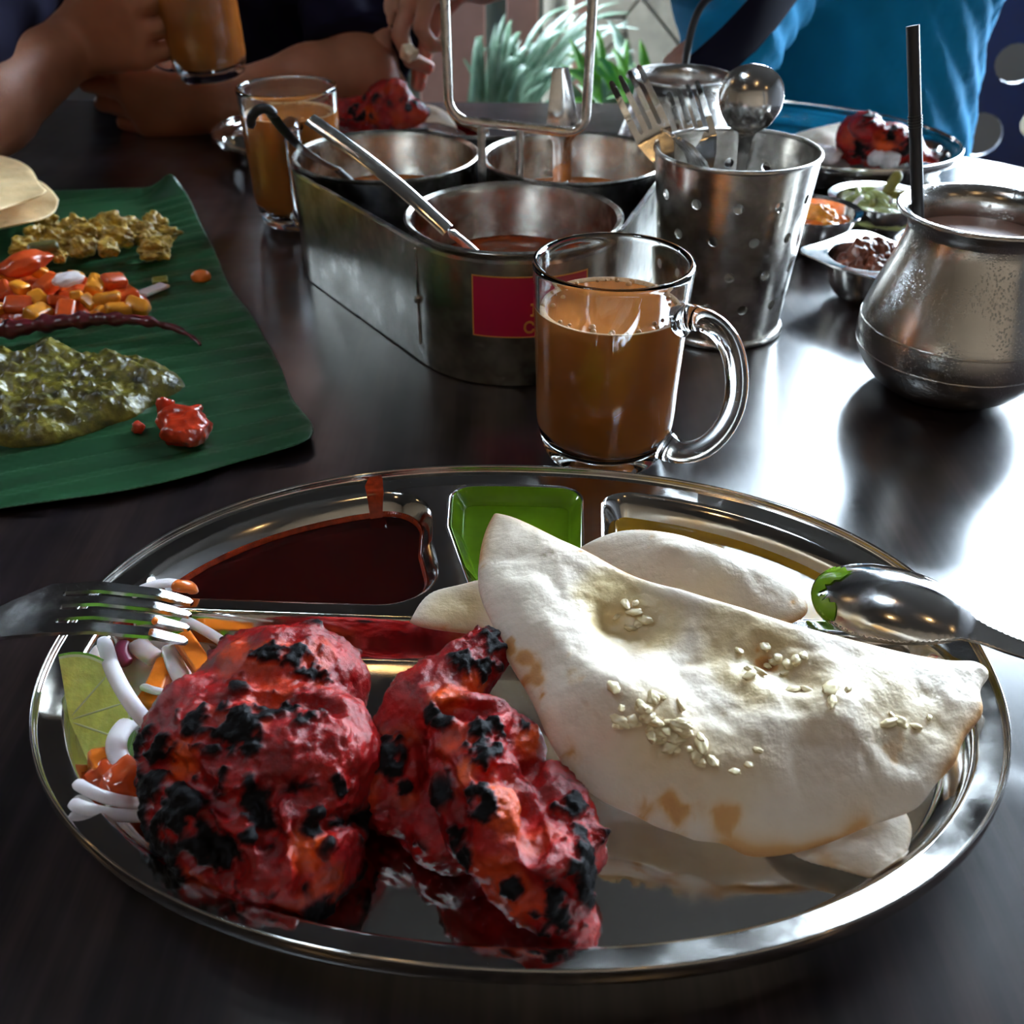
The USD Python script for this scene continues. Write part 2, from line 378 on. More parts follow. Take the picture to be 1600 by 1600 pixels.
# banana leaf: parallel side veins in relief
mat('banana', {'g': ('texture_coordinate', {}), 'm': ('mapping', dict(rotation=(0, 0, -.42), scale=(3, 190, 1))), 'n': ('noise_texture', dict(scale=1.0, detail=3)),
               'n2': ('noise_texture', dict(scale=9, detail=5)), 'r': ('rgb_ramp', dict(ramp=[(.3, (.006, .038, .013)), (.7, (.016, .085, .030))])),
               'm3': ('mapping', dict(rotation=(0, 0, -.42), scale=(2, 60, 1))), 'w': ('noise_texture', dict(scale=1.0, detail=2)), 'ad': ('math', dict(math_type='add')),
               'b': ('bump', dict(strength=.22, distance=.0015)), 'p': ('principled_bsdf', dict(roughness=.38))},
    [('g.object', 'm.vector'), ('m.vector', 'n.vector'), ('g.object', 'n2.vector'), ('n2.fac', 'r.fac'), ('r.color', 'p.base_color'), ('g.object', 'm3.vector'), ('m3.vector', 'w.vector'),
     ('n.fac', 'ad.value1'), ('w.fac', 'ad.value2'), ('ad.value', 'b.height'), ('b.normal', 'p.normal')])
# bread: creamy, browned where the 'toast' value says, buttery where 'butter' says
mat('naan', {'g': ('texture_coordinate', {}), 'ta': ('attribute', dict(attribute='toast')), 'ba': ('attribute', dict(attribute='butter')),
             'n': ('noise_texture', dict(scale=35, detail=6)), 'r': ('rgb_ramp', dict(ramp=[(.3, (.62, .50, .385)), (.7, (.75, .645, .52))])),
             'bt': ('mix_color', dict(b=(.62, .45, .20))), 'tr': ('rgb_ramp', dict(ramp=[(0, (.72, .56, .36)), (.4, (.55, .28, .09)), (.75, (.30, .11, .03)), (1, (.10, .035, .012))])),
             'tf': ('map_range', dict(from_min=.02, from_max=.35, to_min=0, to_max=1, clamp=True)), 'mx': ('mix_color', {}),
             'n2': ('noise_texture', dict(scale=260, detail=5)), 'n3': ('noise_texture', dict(scale=60, detail=4)), 'ad': ('math', dict(math_type='add')), 'b': ('bump', dict(strength=.38, distance=.0016)),
             'ro': ('map_range', dict(from_min=0, from_max=1, to_min=.55, to_max=.34, clamp=True)), 'p': ('principled_bsdf', {})},
    [('g.object', 'n.vector'), ('n.fac', 'r.fac'), ('r.color', 'bt.a'), ('ba.fac', 'bt.fac'), ('bt.result', 'mx.a'), ('ta.fac', 'tr.fac'), ('tr.color', 'mx.b'), ('ta.fac', 'tf.value'), ('tf.result', 'mx.fac'), ('mx.result', 'p.base_color'),
     ('g.object', 'n2.vector'), ('g.object', 'n3.vector'), ('n2.fac', 'ad.value1'), ('n3.fac', 'ad.value2'), ('ad.value', 'b.height'), ('b.normal', 'p.normal'), ('ba.fac', 'ro.value'), ('ro.result', 'p.roughness')])
# tandoori chicken: red glaze with orange thin spots, charred where 'char' says
mat('tandoori', {'g': ('texture_coordinate', {}), 'ca': ('attribute', dict(attribute='char')), 'oa': ('attribute', dict(attribute='orange')),
                 'n': ('noise_texture', dict(scale=90, detail=6)), 'r': ('rgb_ramp', dict(ramp=[(.3, (.15, .003, .005)), (.7, (.40, .012, .010))])),
                 'om': ('mix_color', dict(b=(.62, .070, .008))), 'cm': ('mix_color', dict(b=(.0045, .004, .005))),
                 'n2': ('noise_texture', dict(scale=420, detail=6, roughness=.65)), 'b': ('bump', dict(strength=.45, distance=.0018)),
                 'ro': ('map_range', dict(from_min=0, from_max=1, to_min=.17, to_max=.45, clamp=True)), 'sp': ('map_range', dict(from_min=0, from_max=1, to_min=.28, to_max=.08, clamp=True)), 'p': ('principled_bsdf', {})},
    [('g.object', 'n.vector'), ('n.fac', 'r.fac'), ('r.color', 'om.a'), ('oa.fac', 'om.fac'), ('om.result', 'cm.a'), ('ca.fac', 'cm.fac'), ('cm.result', 'p.base_color'),
     ('g.object', 'n2.vector'), ('n2.fac', 'b.height'), ('b.normal', 'p.normal'), ('ca.fac', 'ro.value'), ('ro.result', 'p.roughness'), ('ca.fac', 'sp.value'), ('sp.result', 'p.specular_ior_level')])
mat('spinach', {'g': ('texture_coordinate', {}), 'n': ('noise_texture', dict(scale=110, detail=5)), 'r': ('rgb_ramp', dict(ramp=[(.28, (.022, .022, .004)), (.5, (.12, .10, .012)), (.68, (.24, .20, .030)), (.8, (.34, .24, .05))])),
                'n2': ('noise_texture', dict(scale=300, detail=4)), 'b': ('bump', dict(strength=.5, distance=.002)), 'p': ('principled_bsdf', dict(roughness=.28))},
    [('g.object', 'n.vector'), ('n.fac', 'r.fac'), ('r.color', 'p.base_color'), ('g.object', 'n2.vector'), ('n2.fac', 'b.height'), ('b.normal', 'p.normal')])

plain('naan_plain', (.74, .62, .44), .55, vary=.1)

# ------------------------------------------------------------------ the room and the terrace beyond it
def structure(name, mesh, m, parent=None, **k): return put(name, mesh, m, parent, kind=None if parent else 'structure', **k)
CEIL = 3.0; FAC = 2.30        # ceiling height, line of the open front
structure('floor', bx((-4, -3, -.1), (3.4, FAC, 0)), 'floor_tile', label='dark tiled floor under the dining table')
structure('terrace', bx((-8, FAC, -.12), (9, 14, -.005)), 'ground', label='pale paved ground outside the open front')
e_ = trimesh.creation.extrude_polygon(box(-4, -3, 3.4, FAC + .1) - box(-.95, .0, -.66, .28), .1, engine='earcut'); v_ = e_.vertices
structure('ceiling', (v_ + A(0, 0, CEIL), e_.faces), 'ceiling_paint', label='dark painted ceiling with a small skylight')
e_ = trimesh.creation.extrude_polygon(box(-3, 0, FAC, CEIL) , .1, engine='earcut'); v_ = e_.vertices
structure('wall_left', (np.c_[-4.1 + v_[:, 2], v_[:, 0], v_[:, 1]], e_.faces), 'wall_paint', label='warm beige wall on the left')
structure('wall_right', bx((3.4, -3, 0), (3.5, FAC, CEIL)), 'wall_dark', label='dark wall on the right')
structure('wall_back', bx((-4, -3.1, 0), (3.4, -3, CEIL)), 'wall_paint', label='warm beige wall behind the camera')
fw = [box(-4, 0, 3.4, CEIL) - box(-.62, -.1, .45, 1.02) - box(.449, -.1, 3.3, 2.45) - box(-3.45, 1.45, -2.9, 2.2)]
e_ = trimesh.creation.extrude_polygon(fw[0], .1, engine='earcut'); v_ = e_.vertices
structure('wall_front', (np.c_[v_[:, 0], FAC + .1 - v_[:, 2], v_[:, 1]], e_.faces), 'wall_dark', label='dark front wall above the openings onto the terrace')

# boarded fence, board by board
fence = Thing('fence', 'fence of alternating dusty pink and grey-green upright boards behind the table', 'fence', (0, 2.75, 0))
edges = [(-1.30, 'p'), (-.98, 'g'), (-.86, 'p'), (-.70, 'g'), (-.58, 'p')]
pxs = [(560, 622, 'p'), (620, 655, 'g'), (655, 756, 'p'), (756, 794, 'g'), (794, 838, 'p'), (838, 862, 'g'), (862, 925, 'p')]
for i, (a, b, k) in enumerate([(360, 460, 'p'), (460, 500, 'g'), (500, 560, 'p')] + pxs):
    d = 2.62 + (.03 if k == 'g' else 0)
    x0, x1 = (a - 800) / 1600 * 2.42, (b - 800) / 1600 * 2.42
    put('board', xf(rbox((x0 - .004, d, .02), (x1 + .004, d + .022, 1.22 + .02 * math.sin(i * 2.1)), .004), np.eye(4)), 'board_pink' if k == 'p' else 'board_green', fence)
put('rail', bx((-1.2, 2.67, .25), (.2, 2.71, .33)), 'board_green', fence)
structure('awning', bx((-2.6, FAC + .1, 2.42), (.62, 4.6, 2.46)), 'ceiling_paint', label='dark awning over the plants and fence on the terrace')
# cream post
post = put('post', lathe([(0, 0), (.034, 0), (.034, 2.6), (0, 2.6)], 24, (.105, 2.55, 0)), 'pole', label='cream upright post behind the green plant', cat='post')
# crazy-stone wall further back: every stone its own piece
sw = Thing('stone_wall', 'pale grey-beige wall of irregular flat stones at the back, right of the post', 'wall', (.6, 3.2, 0))
put('mortar_bed', bx((.12, 3.2, 0), (1.15, 3.35, 1.45)), 'mortar', sw)
r2 = np.random.default_rng(3); seeds = r2.uniform((.1, .0), (1.17, 1.5), (100, 2))
cells = shapely.voronoi_polygons(shapely.MultiPoint(seeds), extend_to=box(0, -.1, 1.3, 1.7))
for c in cells.geoms:
    c = c.intersection(box(.125, .005, 1.145, 1.445)).buffer(-.008).buffer(.004)
    if c.is_empty or c.geom_type != 'Polygon' or c.area < 4e-4: continue
    e = trimesh.creation.extrude_polygon(c, .03 + r2.uniform(0, .012), engine='earcut'); v = e.vertices
    put('stone', (np.c_[v[:, 0], 3.2 - v[:, 2], v[:, 1]], e.faces), 'stone', sw)

# plants in a planter
def strap_leaf(base, tip, w, droop, twist=0.0, n=14):
    b, t = A(*base), A(*tip); s = np.linspace(0, 1, n)[:, None]
    p = b + (t - b) * s + A(0, 0, 1) * droop * np.sin(np.pi * s) ; d = unit(np.gradient(p, axis=0).mean(0))
    side = unit(np.cross(d, A(0, -.8, .6))); side = unit(side + twist * A(0, 1, .3)); up = np.cross(side, d)
    wd = w * np.sin(np.pi * np.clip(s * .93 + .07, 0, 1)) ** .7
    V = np.vstack([p + side * wd * k - up * abs(k) * wd * -.25 for k in (-1, -.5, 0, .5, 1)] + [p + side * wd * k - up * abs(k) * wd * -.25 - up * .0012 for k in (-1, -.5, 0, .5, 1)])
    q = []
    for k in range(4):
        i = np.arange(n - 1) + k * n; q.append(np.stack([i, i + 1, i + 1 + n, i + n], 1)); q.append(np.stack([i, i + n, i + 1 + n, i + 1], 1) + 5 * n)
    return tri((V, np.vstack(q)))
def plant(name, label, base, tips, mats, w, droop, potr, poth):
    t = Thing(name, label, 'plant', base)
    put('pot', lathe([(0, 0), (potr * .8, 0), (potr, poth), (potr * .93, poth), (potr * .9, poth - .03), (0, poth - .03)], 40, base), 'pot_clay', t)
    put('soil', lathe([(0, poth - .028), (potr * .9, poth - .028), (potr * .9, poth - .034), (0, poth - .034)], 32, base), 'soil', t)
    rr = np.random.default_rng(len(label))
    for i, tp in enumerate(tips):
        b = A(*base) + A(rr.uniform(-.05, .05), rr.uniform(-.03, .03), poth - .03)
        put('leaf', strap_leaf(b, tp, w * rr.uniform(.75, 1.2), droop * rr.uniform(.5, 1.3), rr.uniform(-.4, .4)), mats[i % len(mats)], t)
rr = np.random.default_rng(5)
B1 = A(.215, 1.86, .0)
tips = [D(px, py, dd) for px, py, dd in ((890, 60, 1.8), (905, 95, 1.7), (925, 40, 1.85), (940, 120, 1.62), (955, 75, 1.8), (968, 105, 1.7), (1000, 60, 1.85), (985, 130, 1.62), (1015, 95, 1.75), (1035, 115, 1.8), (1050, 85, 1.85), (1065, 120, 1.8),
    (900, 130, 1.64), (870, 110, 1.75), (915, 150, 1.6), (960, 145, 1.58), (1000, 150, 1.6), (880, 85, 1.9), (930, 90, 1.75), (950, 30, 1.95), (980, 60, 1.9), (1030, 150, 1.66), (945, 155, 1.57), (975, 160, 1.57), (1010, 125, 1.7), (895, 110, 1.68))]
tips = tips + [t_ + rr.normal(0, .022, 3) - A(0, 0, .03) for t_ in tips]
plant('leafy_plant', 'bright green strap-leaved plant beyond the far table edge, left of the rear steel cup', B1, tips, ['leaf_bright', 'leaf_bright', 'leaf_bright', 'leaf_pale'], .0115, .07, .13, .42)
B2 = A(-.06, 2.14, .0)
tips = [D(px, py, dd) for px, py, dd in ((790, 20, 2.15), (775, 35, 2.12), (755, 58, 2.1), (772, 62, 2.1), (800, 30, 2.2), (815, 60, 2.2), (840, 90, 2.1), (850, 70, 2.2), (825, 105, 2.1), (762, 152, 2.05), (850, 130, 2.1), (870, 100, 2.15), (905, 20, 2.25), (895, 10, 2.3), (920, 5, 2.3), (1000, 45, 2.2), (985, 20, 2.3), (960, 50, 2.25), (835, 115, 2.1), (860, 60, 2.2))]
tips = tips + [t_ + rr.normal(0, .035, 3) for t_ in tips]
plant('pale_plant', 'pale grey-green long-leaved plant in front of the pink fence boards', B2, tips, ['leaf_pale'], .0078, .09, .12, .38)

# ------------------------------------------------------------------ table
tp = Polygon([(-1.05, -.10), (.72, -.10), (.72, .62), (.455, .96), (.16, 1.195), (-1.05, 1.225)]).buffer(-.05).buffer(.05)
table = Thing('dining_table', 'dark brown glossy wood-grain dining table carrying all the food', 'table', (-.15, .55, 0))
sl = trimesh.creation.extrude_polygon(tp, .032, engine='earcut'); sl.apply_translation((0, 0, TZ - .034))
put('tabletop', join(sl), 'wood', table)
v, f = tri(trimesh.creation.extrude_polygon(tp.buffer(-.0015), .002, engine='earcut')); put('top_surface', (v + A(0, 0, TZ - .002), f), 'wood', table)
for x, y in ((-.9, .05), (.58, .05), (.30, .93), (-.9, 1.08)):
    put('leg', rbox((x - .025, y - .025, 0), (x + .025, y + .025, TZ - .034), .006), 'leg_metal', table)
for lo_, hi_ in (((-.9, .04), (.58, .07)), ((-.9, 1.06), (.2, 1.09))): put('under_frame', bx((*lo_, TZ - .07), (*hi_, TZ - .034)), 'leg_metal', table)

# ------------------------------------------------------------------ pendant lamps (behind and above the camera)
for i, (x, y, z) in enumerate([(-.9, -.9, 2.25), (.35, -.6, 2.25), (1.6, -1.0, 2.25), (-1.9, .5, 2.4), (-.35, .15, 2.5)]):
    t = Thing('pendant_lamp', ['small bronze pendant lamp over the left rear of the room', 'small bronze pendant lamp just behind the camera', 'small bronze pendant lamp over the right rear of the room', 'small bronze pendant lamp near the left wall', 'small bronze pendant lamp above the camera'][i], 'lamp', (x, y, z))
    put('lamp_shade', lathe([(.02, .12), (.03, .12), (.10, .0), (.097, .0), (.027, .115), (.02, .115)], 40, (x, y, z), closed=True), 'lamp_shade', t)
    put('bulb', lathe([(0, -.005)] + arc((0, .03), .035, -90, 60, 10) + [(.012, .10), (0, .10)], 24, (x, y, z)), 'bulb', t)
    put('cord', tube([(x, y, z + .1), (x, y, CEIL)], .004, 8), 'black_plastic', t)

# ------------------------------------------------------------------ compartment trays
class Tray:
    """Oval stainless tray: rolled rim, flat flange, a straight divider and three small compartments behind it."""
    def __init__(self, a, b, nexp, at, yaw, depth=.017, rim=.0215, nr=240, na=800):
        self.a, self.b, self.at, self.yaw, self.depth, self.rim = a, b, at, yaw, depth, rim
        th = np.arange(na) * 2 * np.pi / na; s, c = np.sin(th), np.cos(th); R = (np.abs(c / a) ** nexp + np.abs(s / b) ** nexp) ** (-1 / nexp)
        self.ring = np.c_[R * c, R * s]; t8 = np.arange(8000) * 2 * np.pi / 8000; s8, c8 = np.sin(t8), np.cos(t8); R8 = (np.abs(c8 / a) ** nexp + np.abs(s8 / b) ** nexp) ** (-1 / nexp); self.otree = cKDTree(np.c_[R8 * c8, R8 * s8]); O = Polygon(self.ring); k = a / .1643; self.k = k
        inner = O.buffer(-.0082 * k); Q = lambda *p: Polygon([(x * k, y * b / .1222) for x, y in p])
        top = Q((-.3, .0262), (.3, .0262), (.3, .3), (-.3, .3)).intersection(inner)
        rr = lambda g, r: g.buffer(-r * k).buffer(r * k)
        self.comp = {'main': rr(inner.intersection(Q((-.3, -.3), (.3, -.3), (.3, .0205), (-.3, .0205))), .016),
                     'left': rr(top.intersection(Q((-.3, -.1), (-.0245, -.1), (-.0245, .025), (-.0375, .07), (-.0425, .13), (-.3, .13))), .012),
                     'mid': rr(top.intersection(Q((-.019, .034), (.0245, .034), (.0245, .13), (-.0365, .13), (-.0335, .08))), .011),
                     'right': rr(top.intersection(Q((.0315, -.1), (.3, -.1), (.3, .13), (.0315, .13))), .012)}
        g_ = top.intersection(Q((-.3, -.1), (-.0245, -.1), (-.0245, .025), (-.0375, .07), (-.0425, .13), (-.3, .13))); cut = -.095 * k
        self.comp['left'] = rr(g_, .023).intersection(box(cut, -1, 1, 1)).union(self.comp['left'].intersection(box(-1, -1, cut, 1))).buffer(.0006).buffer(-.0006)
        self.wid = {'main': .0085, 'left': .013, 'mid': .013, 'right': .013}
        self.trees = {n: cKDTree(np.array([g.exterior.interpolate(t, True).coords[0] for t in np.arange(6000) / 6000])) for n, g in self.comp.items()}
        sc = np.r_[0.0005, np.linspace(0, 1, nr)[1:]]; P = (sc[:, None, None] * self.ring).reshape(-1, 2)
        z = self.h(P); n = na
        bead = [(1.0005, .0012), (1.003, .0026), (1.008, .0034), (1.014, .0026), (1.0175, .0006), (1.017, -.002), (1.012, -.0036), (1.006, -.003)]
        V = [np.c_[P, z]] + [np.c_[self.ring * (1 + (q - 1) * .6), np.full(n, rim + dz)] for q, dz in bead]
        # underside: a slightly smaller pan
        under = [(.985, rim - .004), (.93, rim - .006), (.90, .003), (.86, .0008), (.3, .0008), (.001, .0008)]
        V += [np.c_[self.ring * q, np.full(n, dz)] for q, dz in under]
        V = np.vstack(V); m = len(V) // n; q = []
        for k2 in range(m - 1):
            i, j = k2 * n + np.arange(n), (k2 + 1) * n + np.arange(n); q.append(np.stack([i, np.roll(i, -1), np.roll(j, -1), j], 1)[:, ::-1])
        V = np.c_[V[:, :2], V[:, 2]]; self.M = rotz(yaw, (at[0], at[1], TZ)); self.mesh = xf(tri((V, np.vstack(q))), self.M)
    def h(self, P):
        do = self.otree.query(P)[0]; top = self.rim - .0016 * self.k * np.clip(do / (.0086 * self.k), 0, 1); z = top.copy()
        for n, g in self.comp.items():
            d = self.trees[n].query(P)[0]; i = shapely.contains_xy(g, P[:, 0], P[:, 1])
            z = np.where(i, top - (self.depth - .0016 * self.k) * sstep(d / (self.wid[n] * self.k)) ** .9, z)
        return z
    def local(self, W): return (np.asarray(W) - self.M[:3, 3]) @ self.M[:3, :3]
    def height(self, W):
        """Height above the table top of the tray's upper face at place points."""
        return self.h(self.local(W)[..., :2].reshape(-1, 2))
    def level(self, comp, z, res=.0022):
        """Liquid lying level at height z in a compartment."""
        g = self.comp[comp]; s = (self.rim - .0016 * self.k - z) / (self.depth - .0016 * self.k); t = np.linspace(0, 1, 200); w = np.interp(s, sstep(t) ** .9, t) * self.wid[comp] * self.k
        g = g.buffer(-w + .0004)
        m = slab(g, res, lambda P: z + .0006 * np.exp(-edge_dist(g, P) / .0012), lambda P: np.minimum(self.h(P) - .0004, z - .0003))
        return xf(m, self.M)

tray = Tray(.1643, .1214, 2.17, (.0016, .2722), -.0543)
put('steel_tray', tray.mesh, 'tray_steel', label='large oval stainless steel compartment tray in the foreground holding the naan and two chicken pieces', cat='tray', smooth=True)
sauce = put('red_sauce', tray.level('left', .0105), 'sauce_red', label='dark red chilli sauce pooled in the left compartment of the foreground tray', cat='sauce')
put('green_chutney', tray.level('mid', .0125), 'sauce_green', label='green mint chutney in the middle compartment of the foreground tray', cat='sauce')
put('dal', tray.level('right', .0105), 'sauce_dal', label='yellow lentil dal in the right compartment of the foreground tray', cat='curry')
sm = Polygon([U(*p, .018)[:2] for p in ((574, 770), (582, 757), (596, 760), (597, 775), (592, 790), (594, 812), (580, 815), (580, 790))]).buffer(.0008)
put('sauce_smear', slab(sm, .0008, lambda P: TZ + tray.height(np.c_[P, P[:, 0] * 0 + TZ]) + .0011, lambda P: TZ + tray.height(np.c_[P, P[:, 0] * 0 + TZ]) - .0002), 'sauce_smear', label='small red sauce smear on the back wall of the left tray compartment', cat='sauce')

def sauce_rim(comp, z, w_out, w_in, look, label, back=True):
    g = tray.comp[comp]; s = (tray.rim - .0016 * tray.k - z) / (tray.depth - .0016 * tray.k); t = np.linspace(0, 1, 200); w = np.interp(s, sstep(t) ** .9, t) * tray.wid[comp]
    lv = g.buffer(-w + .0004); ring = lv.buffer(w_out).difference(lv.buffer(-w_in))
    if back: ring = ring.intersection(box(-.2, lv.bounds[1] + .012, .2, .2))
    if ring.geom_type != 'Polygon': ring = max(ring.geoms, key=lambda q: q.area)
    m = slab(ring, .0011, lambda P: np.maximum(tray.h(P), z) + .0007, lambda P: np.maximum(tray.h(P), z) - .0002)
    put('sauce_film', xf(m, tray.M), look, label=label, cat='sauce', smooth=True)
sauce_rim('left', .0105, .0007, .0005, 'sauce_smear', 'thin orange oily edge along the back of the dark red sauce')
sauce_rim('mid', .0125, .0042, .0010, 'sauce_green', 'green chutney film coating the back wall of the middle compartment')

# ------------------------------------------------------------------ glass mugs of milk tea
def mug(label, M, fill, froth, seed=0):
    """Lathed glass mug, handle along local +x; M places its base."""
    t = Thing('tea_mug', label, 'mug', M[:3, 3], group=None)
    H, R = .102, .0370
    outer = [(0, 0.0015), (.018, .001), (.024, 0)] + arc((.0235, .0065), .0065, -80, -25, 6) + [(.0322, .012), (.0338, .020), (.0345, .035), (.0352, .055), (.0362, .080), (R, H - .002)]
    inner = [(R - .0004, H - .0004), (R - .0013, H), (R - .0024, H - .0006), (R - .0030, H - .003), (.0334, .080), (.0324, .055), (.0316, .035), (.0306, .020), (.0288, .0135), (.024, .0098), (.012, .0088), (0, .0086)]
    body = lathe(spline([p for p in outer], 60).tolist() + spline(inner, 60).tolist(), 128)
    body = (np.where(np.abs(body[0]) < 1e-7, 0, body[0]), body[1])
    put('body', xf(body, M), 'glass', t, smooth=True)
    hp = spline([(.0345, 0, .0800), (.0435, 0, .0835), (.0560, 0, .0790), (.0640, 0, .0640), (.0655, 0, .0480), (.0600, 0, .0290), (.0490, 0, .0165), (.0330, 0, .0150)], 60)
    s = np.linspace(0, 1, 60); rad = .0058 + .0030 * (np.exp(-s / .05) + np.exp(-(1 - s) / .05))
    put('handle', xf(tube(hp, rad, 24, flat=.88), M), 'glass', t, smooth=True)
    zz = np.linspace(.0088, fill, 40); rin = np.interp(zz, [.0088, .0100, .0135, .020, .035, .055, .080, .099], [.0125, .0242, .0289, .0307, .0317, .0325, .0335, .0341]) + .00012
    tea = lathe([(0, .0088)] + list(zip(rin, zz)) + [(rin[-1] - .0006, fill - .0002), (rin[-1] - .002, fill - .0007), (0, fill - .0007)], 96)
    put('tea', xf(tea, M), 'tea', t)
    if froth:
        rr = np.random.default_rng(seed); bs = []
        ring = lathe([(rin[-1] - .0001, fill - .0012), (rin[-1] - .0001, fill + .0004), (rin[-1] - .0016, fill + .0003), (rin[-1] - .0030, fill - .0006), (rin[-1] - .003, fill - .0012)], 96, closed=True)
        fo = put('froth', xf(ring, M), 'foam', t)
        for k in range(froth):
            a, q = rr.uniform(0, 6.28), rin[-1] - .0012 - abs(rr.normal(0, .0035)); r = rr.uniform(.0005, .0016)
            b = trimesh.creation.icosphere(2, r); b.apply_translation((q * math.cos(a), q * math.sin(a), fill - .0005)); bs.append(b)
        put('bubbles', xf(join(*bs), M), 'bubble', t, kind='stuff')
    return t
MUG = A(.0462, .4470, TZ)
mug('glass mug of frothy milk tea standing right behind the foreground tray', rotz(math.radians(-33), MUG), .0798, 44, 1)
mug('glass mug of milk tea on the table between the banana leaf and the sauce caddy', rotz(math.radians(-78), A(-.1665, .800, TZ)), .0835, 40, 2)
HM = D(334, 124, .952)
Mh = rotz(math.radians(172)) ; tl = np.eye(4); aa = math.radians(-4); tl[:3, :3] = [[math.cos(aa), 0, math.sin(aa)], [0, 1, 0], [-math.sin(aa), 0, math.cos(aa)]]
Mh = tl @ Mh; Mh[:3, 3] = HM
held_mug = mug('glass mug of milk tea held up in a hand at the upper left', Mh, .086, 20, 3)

# ------------------------------------------------------------------ sauce caddy with three pots
PA, PB, PC = (-.0850, .705), (.0420, .700), (.0010, .5800)
PR, PH = .0605, .0780
cad = Thing('sauce_caddy', 'three-pot stainless steel sauce caddy with a tall wire carrying loop', 'caddy', (-.014, .655, TZ))
rr_ = PR + .0022
hull = shapely.union_all([Point(*p).buffer(rr_, 64) for p in (PA, PB, PC)]).convex_hull
def band(poly, t, z0, z1):
    e = trimesh.creation.extrude_polygon(poly.difference(poly.buffer(-t)), z1 - z0, engine='earcut'); e.apply_translation((0, 0, z0)); return e
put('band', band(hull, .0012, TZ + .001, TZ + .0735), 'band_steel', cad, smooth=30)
put('band_lip', join(band(hull.buffer(.0009), .0026, TZ + .0725, TZ + .0745)), 'wire_steel', cad, smooth=30)
put('liner', band(hull.buffer(-.0013), .0004, TZ + .0025, TZ + .0722), 'black_plastic', cad, label='dark inner lining', smooth=30)
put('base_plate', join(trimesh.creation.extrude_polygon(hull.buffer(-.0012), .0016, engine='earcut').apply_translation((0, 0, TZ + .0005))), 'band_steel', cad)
# seam with a bolt where the band closes
sx, sy = U(697, 430, .05)[:2]; q = hull.exterior.interpolate(hull.exterior.project(Point(sx, sy))); sx, sy = q.x, q.y
put('seam', rbox((sx - .0009, sy - .0009, TZ + .012), (sx + .0009, sy + .0009, TZ + .070), .0006), 'wire_steel', cad)
put('bolt', lathe([(0, -.0028), (.0022, -.0018), (.0026, 0), (.0022, .0018), (0, .0028)], 20, (sx, sy, TZ + .040)), 'wire_steel', cad)
# wire loop on two posts
hy = .655; WH = lambda px, py: (lambda r: EYE + r * ((hy - EYE[1]) / r[1]))(A((px - 800) / FPX, CP + (800 - py) / FPX * SP, -SP + (800 - py) / FPX * CP))
c1, c2 = WH(702, 186), WH(915, 209); up = A(0, 0, 1); hx = unit(c2 - c1)
loop = [c1 + up * .19 - hx * .001, c1 + up * .012] + [c1 + up * .012 + hx * .012 - .012 * (math.cos(a) * hx + math.sin(a) * up) for a in np.linspace(.25, 1.32, 6)] + [c1 + hx * .012, c2 - hx * .012] + \
       [c2 - hx * .012 + up * .012 + .012 * (math.sin(a) * hx - math.cos(a) * up) for a in np.linspace(.25, 1.32, 6)] + [c2 + up * .012, c2 + up * .19 + hx * .003]
loop = np.array(loop + [c2 + up * .202 - hx * .010, c1 + up * .202 + hx * .010])
put('wire_loop', tube(loop, .0030, 14, closed=True), 'wire_steel', cad, smooth=True)
for px in (752, 812):
    a = WH(px, 190 + (px - 700) * .105); put('loop_post', tube([A(a[0], hy, TZ + .002), A(a[0], hy, a[2])], .0026, 12), 'wire_steel', cad)
# sticker, bent round the front pot end of the band
def patch(c, r, a0, a1, z0, z1, t, n=24):
    a = np.linspace(a0, a1, n); V = np.vstack([np.c_[c[0] + q * np.cos(a), c[1] + q * np.sin(a), np.full(n, z)] for q in (r, r + t) for z in (z0, z1)])
    i = np.arange(n - 1); o = lambda k: i + k * n
    return tri((V, np.vstack([np.stack([o(2), o(2) + 1, o(3) + 1, o(3)], 1), np.stack([o(0), o(1), o(1) + 1, o(0) + 1], 1), np.stack([o(1), o(3), o(3) + 1, o(1) + 1], 1), np.stack([o(0), o(0) + 1, o(2) + 1, o(2)], 1),
        [[0, 2 * n, 3 * n, n]], [[n - 1, 2 * n - 1, 4 * n - 1, 3 * n - 1]]])))
ang = lambda x: math.acos(np.clip((x - PC[0]) / (rr_ + .0001), -1, 1)) * -1
A0, A1 = ang(-.0215), ang(.0400)
Z0, Z1 = TZ + .0305, TZ + .0655
stk = Thing('label_sticker', 'magenta-red label with a thin gold edge and gold letters', None, (0, 0, 0), parent=cad)
put('label_face', patch(PC, rr_, A0, A1, Z0, Z1, .0003), 'label_red', stk)
e = .0007 / rr_
put('gold_edge', join(patch(PC, rr_, A0, A1, Z0, Z0 + .0006, .0005), patch(PC, rr_, A0, A1, Z1 - .0006, Z1, .0005), patch(PC, rr_, A0, A0 + e, Z0, Z1, .0005), patch(PC, rr_, A1 - e, A1, Z0, Z1, .0005)), 'label_gold', stk)
def lettering(txt, h, x, z):
    v, f = tri(meshkit.text_mesh(txt, h, .0003, bold=True)); a = ang(x) + v[:, 0] / rr_; r = rr_ + .0003 + v[:, 2]
    return np.c_[PC[0] + r * np.cos(a), PC[1] + r * np.sin(a), z + v[:, 1]], f
put('letter', lettering('I', .0070, .0096, Z0 + .0125), 'label_gold', stk); put('letter', lettering('C', .0066, .0058, Z0 + .0028), 'label_gold', stk)

